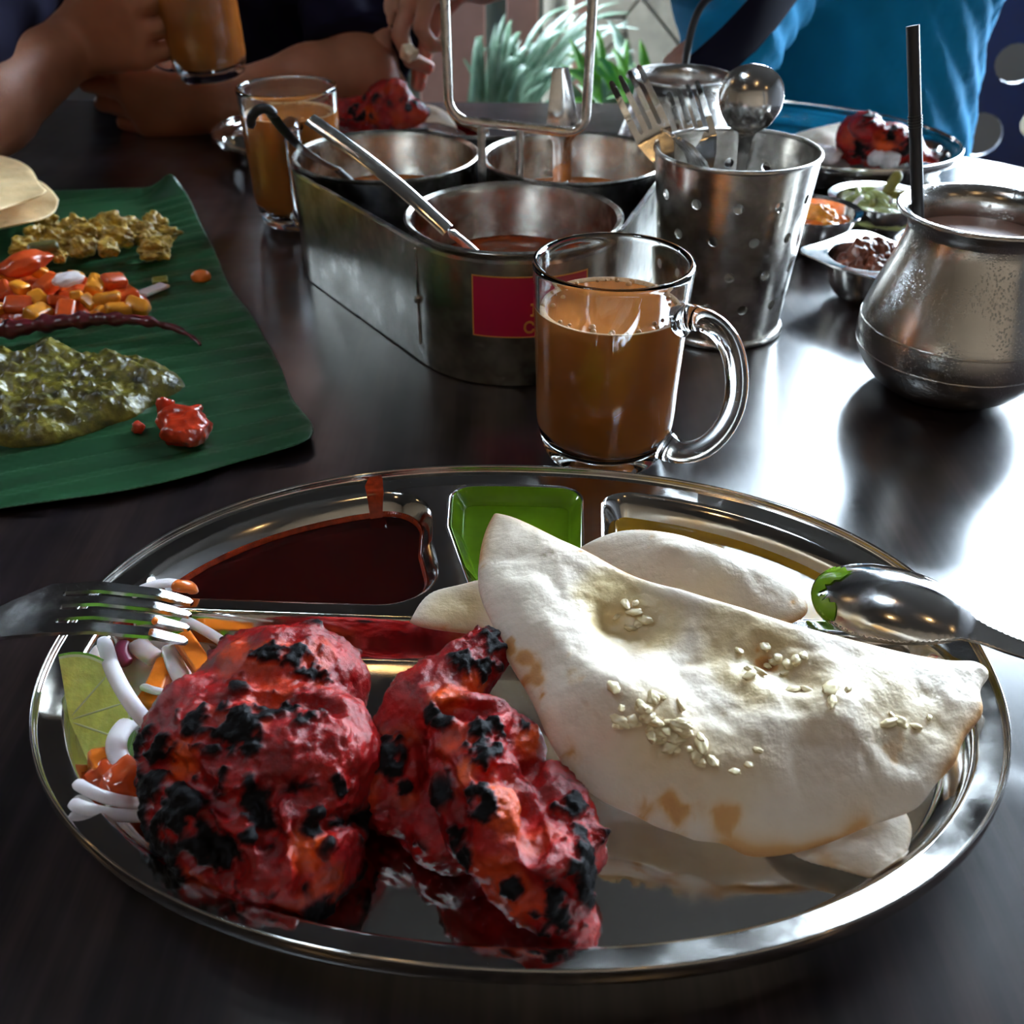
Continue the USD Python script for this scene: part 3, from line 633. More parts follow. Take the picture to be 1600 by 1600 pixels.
def pot(label, c, mat_in, level, clabel, contents):
    t = Thing('sauce_pot', label, 'pot', (*c, TZ))
    prof = [(0, .003)] + arc((PR - .012, .013), .010, -90, -20, 5) + [(PR - .0006, .03), (PR - .0004, PH - .003), (PR + .0022, PH - .0012), (PR + .0026, PH), (PR + .0012, PH + .0008), (PR - .0014, PH - .0006), (PR - .0018, PH - .004), (PR - .0018, .03), (PR - .004, .013), (PR - .014, .0048), (0, .0045)]
    put('body', lathe(prof, 128, (*c, TZ)), 'pot_steel', t, smooth=50)
    n = Thing(contents, clabel, 'curry', (*c, TZ + level))
    g = Point(*c).buffer(PR - .0021, 48)
    put('gravy', slab(g, .004, lambda P: TZ + level + .0016 * (fbm(np.c_[P * 130, P[:, :1] * 0], 3, 3) - .5) + .0012 * np.exp(-edge_dist(g, P) / .002), lambda P: P[:, 0] * 0 + TZ + level - .006), mat_in, n, smooth=True)
    return t
pot('stainless steel pot at the front of the caddy, half full of red gravy', PC, 'curry_red', .044, 'red oily gravy inside the front caddy pot', 'gravy_pool')
pot('stainless steel pot at the left rear of the caddy, dark ladle leaning in it', PA, 'curry', .046, 'brown-orange curry gravy inside the left rear caddy pot', 'gravy_pool')
pot('stainless steel pot at the right rear of the caddy, with an upright broad-handled ladle', PB, 'curry', .046, 'orange-brown curry gravy inside the right rear caddy pot', 'gravy_pool')

# ladles standing in the pots
def ladle(label, top, low, bowl, w, hook=None, look='cutlery_steel', wide=None, facing=(0, -1, .3)):
    t = Thing('ladle', label, 'ladle', low)
    p = spline([top, low], 40); d = unit(A(*low) - A(*top)); side = unit(np.cross(d, A(*facing))); nn = np.cross(side, d)
    s = np.linspace(0, 1, 40); wd = np.full(40, w) if wide is None else np.interp(s, *wide)
    bend = nn * (.004 * np.sin(np.pi * s))[:, None]
    k = [(-1, 0), (-.7, .0011), (0, .0017), (.7, .0011), (1, 0), (.7, -.0009), (0, -.0006), (-.7, -.0009)]
    V = np.vstack([p + bend + side * (wd * a)[:, None] + nn * b for a, b in k]); q = []
    for i in range(8):
        a, b = np.arange(39) + i * 40, np.arange(39) + ((i + 1) % 8) * 40; q.append(np.stack([a, b, b + 1, a + 1], 1))
    v, f = tri((V, np.vstack(q))); ends = [[i * 40 for i in range(8)], [i * 40 + 39 for i in range(8)][::-1]]
    f = np.vstack([f] + [[[e[0], e[i + 1], e[i]] for i in range(1, 7)] for e in ends])
    put('handle', (v, f), look, t)
    if hook is not None:
        put('hook', rod(hook, .0030, 12, 24), look, t)
    b = A(*bowl); r = .021
    put('bowl', lathe([(0, -.016)] + arc((0, .004), .020, -88, -10, 8) + [(r, .004), (r - .001, .0045)] + arc((0, .0045), .0188, -12, -88, 8) + [(0, -.0143)], 40, b), look, t)
    put('neck', rod([A(*low), (A(*low) + b) / 2 + A(0, .0, .002), b + A(0, -.019, .003)], .0026, 10, 20), look, t)
low = A(-.0340, .5290, TZ + .0765) + A(.0, .004, 0)
ladle('bright steel ladle leaning out of the front caddy pot to the upper left', U(484, 186, .128), U(700, 360, .077), A(.004, .575, TZ + .030), .0046, facing=(.2, -.6, .8))
top2 = U(425, 180, .112)
ladle('dark-looking ladle with a hooked end leaning out of the left rear caddy pot', top2, U(522, 262, .070), A(-.092, .715, TZ + .032), .0070, hook=[top2 + A(.002, 0, -.001), top2 + A(-.004, 0, .004), top2 + A(-.012, .0, .000), top2 + A(-.013, 0, -.008)], look='black_plastic', facing=(-.6, -.7, .3))
hy2 = .690
WB = lambda px, py: (lambda r: EYE + r * ((hy2 - EYE[1]) / r[1]))(A((px - 800) / FPX, CP + (800 - py) / FPX * SP, -SP + (800 - py) / FPX * CP))
tb, lb = WB(876, 106), WB(878, 283)
ladle('steel ladle with a broad tapered handle end standing in the right rear caddy pot', tb, lb, A(.055, .712, TZ + .032), .0075, wide=([0, .05, .45, .56, .62, 1], [.0050, .0060, .0105, .0100, .0068, .0062]), facing=(.15, -1, .2))
# ------------------------------------------------------------------ perforated cutlery cup
CU = A(.1300, .6040, TZ); CH, CT, CB = .108, .0475, .0375
t = Thing('cutlery_cup', 'perforated stainless steel cutlery cup full of forks and a round spoon', 'cup', CU)
wallm = manifold3d.Manifold.revolve(manifold3d.CrossSection([[(CB - .0011, .004), (CB, .004), (CT, CH), (CT - .0011, CH)]]), 128)
holes = []
for row, z in enumerate((.026, .047, .068, .088)):
    for k in range(12):
        a = (k + .5 * (row % 2) + .28) * 2 * math.pi / 12; h = manifold3d.Manifold.cylinder(.03, .0030, .0030, 18).rotate((0, 90, 0)).translate((CB - .013, 0, z)).rotate((0, 0, math.degrees(a)))
        holes.append(h)
wallm = (wallm - manifold3d.Manifold.batch_boolean(holes, manifold3d.OpType.Add)).translate([float(x) for x in CU])
put('wall', wallm, 'cup_steel', t, smooth=35)
put('rim', lathe(arc((CT - .0004, CH), .0014, 0, 330, 10), 128, CU, closed=True), 'cup_steel', t, smooth=True)
put('foot_ring', lathe(arc((CB + .0006, .0022), .0022, 0, 330, 10), 96, CU, closed=True), 'cup_steel', t, smooth=True)
put('base', lathe([(0, .0035), (CB, .0035), (CB, .005), (0, .005)], 64, CU), 'cup_steel', t)

# forks and spoons: outline in the xy plane (x along), bent by a profile
def fork_mesh(L=.185):
    head = [(0, -.0095), (0, .0095)]
    slots = [box(-.001, y - .0012, .040, y + .0012).union(Point(.040, y).buffer(.0012)) for y in (-.0058, 0, .0058)]
    body = Polygon([(0, -.0104), (.030, -.0110), (.046, -.0108), (.058, -.0078), (.068, -.0036), (.085, -.0030), (.13, -.0042), (L - .012, -.0068), (L - .003, -.0060), (L, -.003), (L, .003), (L - .003, .0060), (L - .012, .0068), (.13, .0042), (.085, .0030), (.068, .0036), (.058, .0078), (.046, .0108), (.030, .0110), (0, .0104)])
    for s in slots: body = body.difference(s)
    for y in (-.0087, -.0029, .0029, .0087):   # pointed tines
        for k in (-1, 1): body = body.difference(Polygon([(-.001, y + k * .0010), (-.001, y + k * .004), (.010, y + k * .0024 if abs(y) > .005 else y + k * .0018), ]))
    body = body.buffer(-.0001).buffer(.0001)
    if body.geom_type != 'Polygon': body = max(body.geoms, key=lambda g: g.area)
    zc = lambda P: np.interp(P[:, 0], [0, .012, .03, .045, .060, .075, .11, .15, L], [.0010, -.0035, -.0062, -.0050, .0010, .0058, .0085, .0075, .0040])
    return slab(body, .0022, lambda P: zc(P) + .0008, lambda P: zc(P) - .0008)
def spoon_mesh(L=.18, bl=.060, bw=.0205, deep=.0085):
    a = np.linspace(0, 2 * np.pi, 60)[:-1]; bowl = Polygon(np.c_[bl / 2 - bl / 2 * np.cos(a), bw * np.sin(a) * (1 + .12 * np.cos(a))])
    hand = Polygon([(bl - .010, -.0075), (bl + .004, -.0042), (bl + .03, -.0030), (L - .04, -.0050), (L - .008, -.0078), (L, -.004), (L, .004), (L - .008, .0078), (L - .04, .0050), (bl + .03, .0030), (bl + .004, .0042), (bl - .010, .0075)])
    g = bowl.union(hand).buffer(.002).buffer(-.002)
    def zc(P):
        q = ((P[:, 0] - bl / 2) / (bl / 2)) ** 2 + (P[:, 1] / bw) ** 2
        return -deep * np.clip(1 - q, 0, 1) ** .8 + np.interp(P[:, 0], [0, bl - .006, bl + .012, bl + .05, L - .03, L], [0, 0, .0045, .0095, .0075, .0045])
    return slab(g, .0020, lambda P: zc(P) + .0006, lambda P: zc(P) - .0006)
FORK, SPOON = fork_mesh(), spoon_mesh()
def utensil(name, label, cat, mesh, head, tail, facing, fit=0):
    """head: where the tines or bowl end; tail: a point further along the handle; facing: which way the hollow side looks."""
    if fit: mesh = xf(mesh, np.diag([np.linalg.norm(A(*tail) - A(*head)) / fit, 1, 1, 1]))
    M = frame(head, A(*tail) - A(*head), A(*facing)); put(name, xf(mesh, M), 'cutlery_steel', label=label, cat=cat, smooth=50)
cin = lambda x, y, z: CU + A(x, y, z)
utensil('fork', 'bright fork leaning left out of the cutlery cup, tines highest', 'fork', FORK, D(975, 113, .585), cin(.012, -.004, .008), (-.35, -.9, .6), fit=.185)
utensil('fork', 'grey fork standing behind the bright fork in the cutlery cup', 'fork', FORK, D(1066, 134, .615), cin(.022, .014, .008), (-.3, -.9, .4), fit=.185)
utensil('fork', 'dark fork low in the cutlery cup, its tines just over the front rim', 'fork', xf(FORK, np.diag([1, .95, .95, 1])), D(1048, 206, .552), cin(.028, .010, .008), (-.5, -.2, -.8), fit=.185)
SERV = spoon_mesh(.160, .045, .0192, .010)
utensil('serving_spoon', 'round-bowled serving spoon standing bowl up in the cutlery cup', 'spoon', SERV, D(1180, 99, .600), cin(.008, .020, .008), (.15, .92, .1), fit=.160)

# ------------------------------------------------------------------ handi-shaped steel cups with straws
def handi(label, c, drink, straw, slabel, k=1.0):
    t = Thing('handi_cup', label, 'cup', (*c, TZ)); S = lambda pts: [(r * k, z * k) for r, z in pts]
    o = [(0, .0015), (.026, .0005), (.033, .003), (.044, .012), (.0512, .027), (.0518, .036), (.0490, .050), (.0440, .065), (.0395, .078), (.0375, .086), (.0372, .091)]
    lip = [(.0372, .0915), (.0385, .096), (.0425, .0995), (.0447, .1000), (.0449, .1012), (.0440, .1020), (.0415, .1018), (.0375, .0990), (.0360, .0945)]
    i = [(.0358, .091), (.0361, .086), (.0382, .078), (.0428, .065), (.0478, .050), (.0505, .036), (.0498, .027), (.043, .014), (.032, .006), (0, .004)]
    put('body', lathe(S(spline(o, 50).tolist() + lip + spline(i, 40).tolist()), 128, (*c, TZ)), 'handi_steel', t, smooth=60)
    for z, rr in ((.0405, .0512), (.0262, .0509), (.0225, .0492)):
        put('groove_band', lathe(S(arc((rr - .0001, z), .0007, -90, 90, 5) + [(rr - .001, z)]), 96, (*c, TZ), closed=True), 'handi_steel', t, smooth=True)
    z = .086; put('shake', lathe(S([(0, z), (.0362, z), (.0362, z - .004), (0, z - .004)]), 64, (*c, TZ)), 'shake', t)
    s = Thing('drinking_straw', slabel, 'straw', straw[-1])
    a, b = A(*straw[0]), A(*straw[-1]); p = spline(straw, 40); put('tube', tube(p, .0032, 14), 'black_plastic', s)
    j = a + (b - a) * .36; 
    if len(straw) == 2:
        for q in range(5): put('ridge', tube([j + (b - a) * (.012 * q), j + (b - a) * (.012 * q + .006)], .0036, 14), 'black_plastic', s)
H1 = A(.2430, .5180)
handi('round-bellied steel cup beaded with condensation on the right, dark straw in its brown drink', H1, None, [D(1426, 40, .500), A(.218, .528, TZ + .070)], 'black bendy straw standing in the right-hand steel cup')
H2 = A(.1330, .868)
s0 = A(H2[0] - .006, H2[1] + .005, TZ + .07)
handi('round-bellied steel cup further back beside the green plant, holding a straw', H2, None, [D(1112, -6, .83), D(1082, 42, .862), D(1069, 112, .872), s0], 'black straw in the rear steel cup, its tip bent to the right', .94)

# ------------------------------------------------------------------ tandoori chicken
def chicken(label, lobes, slashes, chars, oranges, h, k=.004, seed=0, floor=None, amp=1.0):
    """lobes: ('e', px, py, dz, rx, ry, rz) ellipsoids and ('c', a, b, ra, rb) capsules; carved by slash grooves, displaced, charred at spots."""
    prims = []
    for l in lobes:
        if l[0] == 'e': prims.append(('e', U(*l[1:4]), A(*l[4:7])))
        else: prims.append(('c', U(*l[1]), U(*l[2]), l[3], l[4]))
    sl = []
    def f(P):
        P = P + .0035 * amp * np.stack([fbm(P * 55 + 9 * i, 2, seed + i) - .5 for i in range(3)], 1)
        d = None
        for p in prims:
            e = ellip(P, p[1], p[2]) if p[0] == 'e' else capsule(P, p[1], p[2], p[3], p[4])
            d = e if d is None else smin(d, e, k)
        for pts, r in sl:
            for a, b in zip(pts[:-1], pts[1:]): d = -smin(-d, capsule(P, a, b, r, r), .0025)
        if floor is not None: d = np.maximum(d, floor - P[:, 2])
        return d
    lo = np.min([(p[1] - p[2]) if p[0] == 'e' else np.minimum(p[1] - p[3], p[2] - p[4]) for p in prims], 0) - .004
    hi = np.max([(p[1] + p[2]) if p[0] == 'e' else np.maximum(p[1] + p[3], p[2] + p[4]) for p in prims], 0) + .004
    if slashes:
        v0, _ = surfnet(f, lo, hi, .0022)
        sl = [(np.array([seen_point(v0, *p) for p in spline(np.array(ln, float), 7)]) + A(0, .001, -.0006), r) for ln, r in slashes]
    v, fc = surfnet(f, lo, hi, h); n = normals(v, fc)
    q = fbm(v * 95, 4, seed + 11); w = fbm(v * 210 + 5, 4, seed + 21); fine = fbm(v * 420, 3, seed + 31)
    char = sstep((q - .60) / .10) * sstep((fbm(v * 38, 2, seed + 5) - .42) / .12)
    for px, py, r in chars:
        c = seen_point(v, px, py); d = np.linalg.norm(v - c, axis=1) / r
        char = np.maximum(char, sstep((1.0 - d + 1.5 * (w - .5) * 2 + .8 * (fine - .5)) / .40))
    org = sstep((fbm(v * 45 + 3, 3, seed + 41) - .58) / .15) * .40
    for px, py, r in oranges:
        d = np.linalg.norm(v - seen_point(v, px, py), axis=1) / r; org = np.maximum(org, sstep((1.3 - d + .8 * (w - .5)) / .9) * .9)
    disp = amp * (.0048 * (q - .5) + .0024 * (w - .5) + .0013 * (fine - .5) + char * (.0007 + .0022 * np.maximum(fine - .42, 0)))
    v = v + n * disp[:, None]
    if floor is not None: v[:, 2] = np.maximum(v[:, 2], floor)
    return put('tandoori_chicken', (v, fc), 'tandoori', label=label, cat='chicken', attrs={'char': np.clip(char, 0, 1), 'orange': org * (1 - np.clip(char, 0, 1))})

FL = TZ + .0049
chicken('plump charred red tandoori chicken thigh at the left of the foreground tray', [
    ('e', 406, 1215, .022, .0335, .037, .024), ('e', 440, 1075, .027, .029, .024, .021), ('e', 480, 1185, .028, .0235, .023, .021), ('e', 318, 1165, .024, .0185, .026, .021),
    ('e', 452, 1315, .018, .0225, .023, .019), ('e', 336, 1258, .017, .0205, .022, .018), ('e', 400, 1150, .034, .024, .016, .013), ('c', (460, 1350, .014), (487, 1402, .008), .013, .006)],
    [([(318, 1090), (400, 1078), (480, 1092), (520, 1102)], .0024), ([(235, 1205), (300, 1218), (350, 1250), (400, 1232), (470, 1222)], .0026), ([(470, 1292), (520, 1285), (570, 1275)], .0028), ([(400, 1235), (425, 1290), (415, 1340)], .0026), ([(300, 1290), (340, 1330), (360, 1390)], .003), ([(482, 1300), (490, 1350), (480, 1400)], .003)],
    [(425, 1018, .005), (458, 1028, .006), (492, 1050, .004), (430, 1102, .006), (368, 1135, .008), (312, 1128, .007), (345, 1105, .004), (236, 1178, .008), (234, 1232, .008), (270, 1262, .010), (330, 1240, .006), (400, 1245, .007), (412, 1275, .007),
     (500, 1286, .004), (525, 1284, .004), (550, 1280, .005), (568, 1268, .005), (535, 1232, .003), (470, 1120, .005), (565, 1310, .003), (345, 1320, .009), (250, 1320, .010), (385, 1300, .006), (490, 1030, .004), (330, 1140, .004), (392, 1160, .005)],
    [(280, 1192, .007), (480, 1330, .006)], .00075, seed=3, floor=FL)
chicken('red tandoori chicken leg piece, folded and glossy, in the middle of the foreground tray', [
    ('c', (755, 1025, .036), (665, 1110, .031), .0095, .0120), ('c', (650, 1105, .030), (622, 1180, .020), .0105, .0120), ('e', 622, 1215, .018, .0145, .018, .015), ('c', (695, 1118, .036), (765, 1138, .035), .0085, .0080),
    ('c', (765, 1138, .033), (808, 1168, .028), .0080, .0095), ('c', (728, 1165, .032), (765, 1270, .031), .0120, .0140), ('c', (765, 1285, .028), (845, 1370, .024), .0130, .0130), ('c', (862, 1230, .026), (895, 1320, .023), .0085, .0105),
    ('c', (850, 1370, .022), (892, 1450, .014), .0145, .0085), ('e', 715, 1250, .012, .019, .026, .014), ('e', 680, 1180, .014, .018, .028, .016)],
    [([(690, 1098), (740, 1108), (790, 1100)], .0030), ([(835, 1230), (842, 1280), (830, 1330)], .0030), ([(670, 1190), (695, 1240), (710, 1310)], .0030), ([(760, 1200), (800, 1205), (830, 1195)], .0025), ([(780, 1380), (840, 1400), (900, 1390)], .0022)],
    [(762, 985, .005), (775, 1005, .005), (725, 1030, .005), (760, 1040, .004), (668, 1115, .003), (600, 1165, .006), (595, 1185, .006), (690, 1125, .003), (765, 1135, .006), (760, 1165, .006), (735, 1230, .005), (730, 1245, .005), (755, 1255, .004), (640, 1235, .003),
     (905, 1260, .005), (915, 1300, .006), (920, 1350, .006), (922, 1400, .005), (720, 1330, .004), (800, 1380, .004), (830, 1430, .0025), (885, 1440, .006), (900, 1250, .005), (820, 1130, .003), (712, 1310, .004), (870, 1395, .004)],
    [(700, 1080, .006), (745, 1075, .006), (790, 1230, .008), (805, 1265, .008), (835, 1155, .006), (720, 1200, .005)], .00075, k=.0035, seed=17, floor=FL)

# ------------------------------------------------------------------ naan
def naan(label, ctrl, inner, thick, res, toast, butter, seed, rough, garlic=(), edge_toast=.5, smoothing=0, dents=(), edge=None):
    t = Thing('naan', label, 'naan', U(*ctrl[0]) * A(1, 1, 0) + A(0, 0, TZ + .006))
    def sag(P, d):
        o = np.zeros(len(P))
        for px, py, dz, r, a in dents:
            c = U(px, py, dz)[:2]; o += a * np.exp(-(np.linalg.norm(P - c, axis=1) / r) ** 2)
        o += .0030 * (fbm(np.c_[P * 75, P[:, :1] * 0 + 3], 3, seed + 2) - .5) * sstep(d / .008) + .0042 * np.abs(fbm(np.c_[P * 34, P[:, :1] * 0 + 7], 3, seed + 4) - .5) * 2 * sstep(d / .012)
        return o
    v, f, d, top = sheet(ctrl, inner, thick, res, rough, seed, 26, smoothing=smoothing, sag=sag, edge=edge)
    if seed < 60: v[:, 2] = np.maximum(v[:, 2], TZ + tray.height(v) + np.where(top > .5, .0024, .0006))
    q = fbm(v * 70, 4, seed + 5); q2 = fbm(v * 26, 3, seed + 6)
    ta = edge_toast * np.exp(-d / .0028) * sstep((q2 - .47) / .16) + .25 * sstep((q - .70) / .05)
    for px, py, r, a in toast:
        s = np.linalg.norm(v - seen_point(v, px, py), axis=1) / r; ta = np.maximum(ta, a * sstep((1.15 - s + 1.5 * (fbm(v * 150, 3, seed + 9) - .5) * 2 + .6 * (q - .5)) / 1.2))
    bu = np.zeros(len(v))
    for px, py, r, a in butter:
        s = np.linalg.norm(v - seen_point(v, px, py), axis=1) / r; bu = np.maximum(bu, a * sstep((1.3 - s + 1.2 * (q2 - .5) * 2 + .6 * (q - .5)) / .9))
    put('bread', (v, f), 'naan', t, attrs={'toast': np.clip(ta, 0, 1), 'butter': np.clip(bu, 0, 1)})
    rr = np.random.default_rng(seed)
    for px, py, r in garlic:
        c = seen_point(v, px, py); b = trimesh.creation.icosphere(2, 1.0); w = b.vertices * (1 + .35 * (noise(b.vertices * 1.7 + rr.uniform(0, 50, 3), 1) - .5)[:, None] * 2)
        w = w * A(rr.uniform(.9, 1.5), rr.uniform(.6, .9), rr.uniform(.35, .55)) * r; a = rr.uniform(0, 6.28)
        put('garlic_piece', xf((w, b.faces), rotz(a, c + A(0, 0, .0003))), 'garlic', t, smooth=True)
    return v, f
naan('small pale naan end lying behind the folded naan, against the yellow dal compartment',
     [(905, 858, .031), (935, 842, .0335), (985, 830, .036), (1040, 834, .0375), (1100, 850, .037), (1170, 878, .035), (1228, 912, .032), (1262, 955, .029), (1230, 975, .027), (1150, 960, .027), (1050, 935, .028), (960, 900, .029)],
     [(1040, 870, .0375), (1120, 900, .036)], .0050, .0016, [(1010, 850, .002, .3), (1240, 935, .003, .5)], [(1100, 930, .02, .25)], 31, .0012, edge_toast=.35)
naan('lower naan layer under the folded naan, its corners showing at lower right and at left',
     [(640, 972, .0285), (655, 945, .0290), (673, 928, .0295), (715, 916, .0300), (760, 905, .0300), (900, 950, .0285), (1100, 1050, .022), (1300, 1180, .0150), (1385, 1245, .0115), (1418, 1275, .0105), (1425, 1302, .0105), (1414, 1342, .0102), (1398, 1376, .0100), (1358, 1372, .0100), (1310, 1358, .0102), (1240, 1335, .0105),
      (1190, 1270, .0125), (1080, 1170, .0155), (950, 1085, .020), (840, 1020, .0245), (740, 990, .0270), (690, 984, .0280)],
     [(1000, 1050, .021)], .0048, .0020, [(1400, 1372, .004, .4), (1300, 1352, .004, .3), (690, 985, .003, .35)], [(720, 960, .012, .8), (690, 945, .010, .7)], 37, .0014, edge_toast=.3)
rg = np.random.default_rng(12); gar = []
for cx, cy, sx, sy, n in ((1040, 1135, 55, 40, 34), (1205, 1030, 35, 26, 15), (985, 955, 45, 25, 8), (1270, 1070, 60, 30, 7), (1000, 1090, 40, 30, 6), (1400, 1120, 50, 40, 5), (1120, 1190, 60, 30, 5)):
    for _ in range(n): gar.append((cx + rg.normal() * sx * .6, cy + rg.normal() * sy * .6, rg.uniform(.0012, .0028)))
naan('large folded garlic naan with buttery chopped garlic, leaning across the right of the foreground tray',
     [(772, 805, .0405), (800, 811, .0425), (840, 828, .0445), (880, 848, .046), (960, 888, .0485), (1060, 922, .049), (1160, 952, .047), (1260, 984, .043), (1360, 1010, .038), (1450, 1030, .034), (1500, 1035, .032), (1524, 1037, .0315), (1543, 1049, .031), (1532, 1078, .0305), (1536, 1108, .030),
      (1506, 1156, .028), (1492, 1192, .0260), (1462, 1225, .0240), (1440, 1255, .0215), (1380, 1282, .0185), (1330, 1302, .0165), (1230, 1334, .0135), (1160, 1336, .0120), (1085, 1316, .0120), (1050, 1308, .0125), (1000, 1282, .0145), (960, 1262, .0170), (920, 1237, .0210), (880, 1195, .0265), (850, 1140, .033),
      (822, 1080, .036), (797, 1040, .038), (775, 990, .039), (750, 930, .040), (748, 880, .0405), (757, 835, .0405)],
     [(930, 950, .0440), (1010, 1010, .0385), (1130, 1040, .0385), (1250, 1085, .036), (870, 1010, .043), (960, 1150, .0365), (1080, 1190, .0325), (1200, 1215, .0290), (1330, 1150, .0330), (1420, 1110, .0320), (1100, 1270, .0215), (1230, 1270, .0215), (1380, 1215, .0265), (900, 900, .0480), (830, 930, .0455)],
     .0058, .0011, [(1062, 1290, .009, .50), (1045, 1268, .006, .4), (1000, 1272, .007, .4), (1128, 1284, .006, .42), (800, 1030, .007, .5), (815, 1060, .005, .55), (842, 1078, .0025, .6), (880, 1180, .005, .45), (1195, 1030, .0045, .62), (1190, 1010, .003, .55), (748, 880, .003, .4), (908, 848, .0015, .5), (940, 985, .003, .35), (790, 1000, .004, .45)],
     [(965, 935, .014, .9), (1010, 965, .016, .8), (1190, 1020, .020, .75), (1040, 1130, .020, .6), (1260, 1060, .016, .6), (1000, 1075, .010, .5), (1390, 1080, .018, .5), (1100, 1200, .018, .35), (930, 925, .008, .8), (1150, 970, .014, .6)],
     41, .0028, gar, .5, dents=[(1195, 1030, .042, .006, -.0035), (945, 985, .040, .005, -.0030), (1245, 1075, .037, .007, -.0025), (960, 1010, .04, .010, -.002), (1140, 1288, .02, .0045, .0035), (1060, 1285, .02, .006, .002), (1030, 1190, .034, .010, .0020), (1180, 1110, .036, .013, .0020), (860, 985, .043, .014, .0025), (1300, 1120, .034, .012, .0025), (1110, 1140, .033, .012, -.0025), (1400, 1180, .029, .010, -.0015)], edge=.0048)

# ------------------------------------------------------------------ salad: lime, onion, carrot, tomato
def wedge(label, o, Rm, r=.021):
    t = Thing('lime_wedge', label, 'lime', o)
    s = lambda q: manifold3d.Manifold.sphere(r * q, 72).scale((1, 1.12, 1))
    W = manifold3d.Manifold.extrude(manifold3d.CrossSection([[(0, 0), (.06, 0), (.06 * math.cos(-1.35), .06 * math.sin(-1.35))][::-1]]), .1).translate((0, 0, -.05)).rotate((90, 0, 0))
    M = np.eye(4); M[:3, :3] = Rm; M[:3, 3] = o
    put('flesh', xf((s(.925) ^ W), M), 'lime_flesh', t, smooth=35)
    put('pith', xf(((s(.965) - s(.925)) ^ W), M), 'lime_pith', t, smooth=35)
    put('rind', xf(((s(1) - s(.965)) ^ W), M), 'lime_rind', t, smooth=35)
    # membranes between the segments, standing a hair proud of the cut face
    for a in (-.62, 0.0, .62):
        put('membrane', xf(rod([(.001, .002 * math.sin(a), .0001), (.0185 * math.cos(a), .0195 * math.sin(a), .0001)], .00035, 6, 8), M), 'lime_pith', t)
a, b = U(99, 1070, .025), U(118, 1182, .0115)
ydir = unit(a - b); xdir = unit(A(.97, .10, .08) - ydir * (A(.97, .10, .08) @ ydir)); zdir = np.cross(xdir, ydir)
wedge('green lime wedge at the left end of the foreground tray, cut face up', (a + b) / 2, np.stack([xdir, ydir, zdir], 1))
def strip(name, label, cat, pts, r, look, flat=.5, group=None, tip=None):
    p = spline([U(*q) for q in pts], 36); s = np.linspace(0, 1, 36)
    m = tube(p, r * np.clip(np.minimum(s, 1 - s) / .10 + .45, 0, 1) ** .5, 14, flat=flat)
    return put(name, m, look, label=label, cat=cat, group=group, smooth=True)
strip('onion_slice', 'white onion strip lying across the lime wedge', 'onion', [(160, 998, .024), (172, 1035, .0290), (185, 1065, .0305), (212, 1108, .0255), (246, 1140, .016)], .0027, 'onion', .55)
strip('onion_slice', 'thin white onion arc touching the top left of the chicken thigh', 'onion', [(222, 1072, .015), (250, 1081, .016), (280, 1083, .016), (305, 1078, .016)], .0016, 'onion', .7)
strip('onion_slice', 'white onion strip pointing at the chicken thigh, right of the lime rind', 'onion', [(300, 1090, .016), (268, 1102, .014), (238, 1122, .013), (225, 1140, .012)], .0021, 'onion', .6)
strip('onion_slice', 'thick white onion crescent below the lime wedge', 'onion', [(232, 1122, .015), (202, 1130, .017), (182, 1160, .0175), (188, 1188, .016), (212, 1208, .013)], .0034, 'onion', .5)
strip('onion_slice', 'upper of two white onion strips at the lower left of the foreground tray', 'onion', [(118, 1222, .0235), (145, 1238, .0215), (180, 1250, .018), (232, 1254, .014)], .0021, 'onion', .6)
strip('onion_slice', 'lower of two white onion strips at the lower left of the foreground tray', 'onion', [(110, 1254, .0235), (140, 1265, .0210), (180, 1273, .016), (234, 1274, .012)], .0022, 'onion', .6)
strip('onion_slice', 'white onion strip dipped in the red sauce, its tip stained orange', 'onion', [(206, 930, .0245), (232, 917, .0265), (262, 911, .0265), (288, 916, .0235)], .0024, 'onion', .6)
strip('sauce_tip', 'orange-red sauce blob on the onion tip at the edge of the red sauce', 'sauce', [(272, 913, .0265), (285, 916, .0255), (299, 919, .0225), (302, 928, .0200)], .0027, 'fat_orange', .8)
strip('onion_slice', 'long translucent onion sliver between the fork tines and the chicken thigh', 'onion', [(285, 968, .022), (320, 985, .022), (350, 1004, .021), (375, 1020, .020)], .0022, 'onion_clear', .4)
strip('onion_slice', 'wide translucent onion piece between the two carrot sticks', 'onion', [(262, 1010, .014), (272, 1036, .015), (285, 1062, .015), (298, 1082, .013)], .0032, 'onion_clear', .45)
strip('onion_slice', 'translucent onion piece under the fork tines', 'onion', [(215, 1004, .013), (232, 1022, .014), (246, 1030, .014)], .0040, 'onion_clear', .5)
strip('onion_slice', 'small dark purple onion end behind the lime wedge', 'onion', [(196, 1004, .013), (190, 1022, .014), (200, 1038, .013)], .0027, 'onion_purple', .6)
strip('onion_slice', 'pinkish onion piece left behind the lime wedge against the tray wall', 'onion', [(150, 1012, .016), (146, 1035, .017), (140, 1058, .016)], .0037, 'onion_clear', .4)
def baton(label, a, b, w=.0042, t=.0038, name='carrot_stick', cat='carrot', look='carrot'):
    a, b = U(*a), U(*b); M = frame((a + b) / 2, b - a, (0, 0, 1)); L = np.linalg.norm(b - a) / 2
    put(name, xf(rbox((-L, -w, -t), (L, w, t), .0012, 8), M), look, label=label, cat=cat)
baton('orange carrot stick under the fork tips beside the chicken thigh', (284, 996, .016), (322, 1052, .016), .0036, .003)
baton('orange carrot stick left of the translucent onion piece', (262, 1034, .012), (240, 1085, .012), .0036, .003)
baton('pale orange carrot slice behind the lime rind, above the onion strips', (252, 1076, .009), (228, 1108, .009), .0050, .0025)
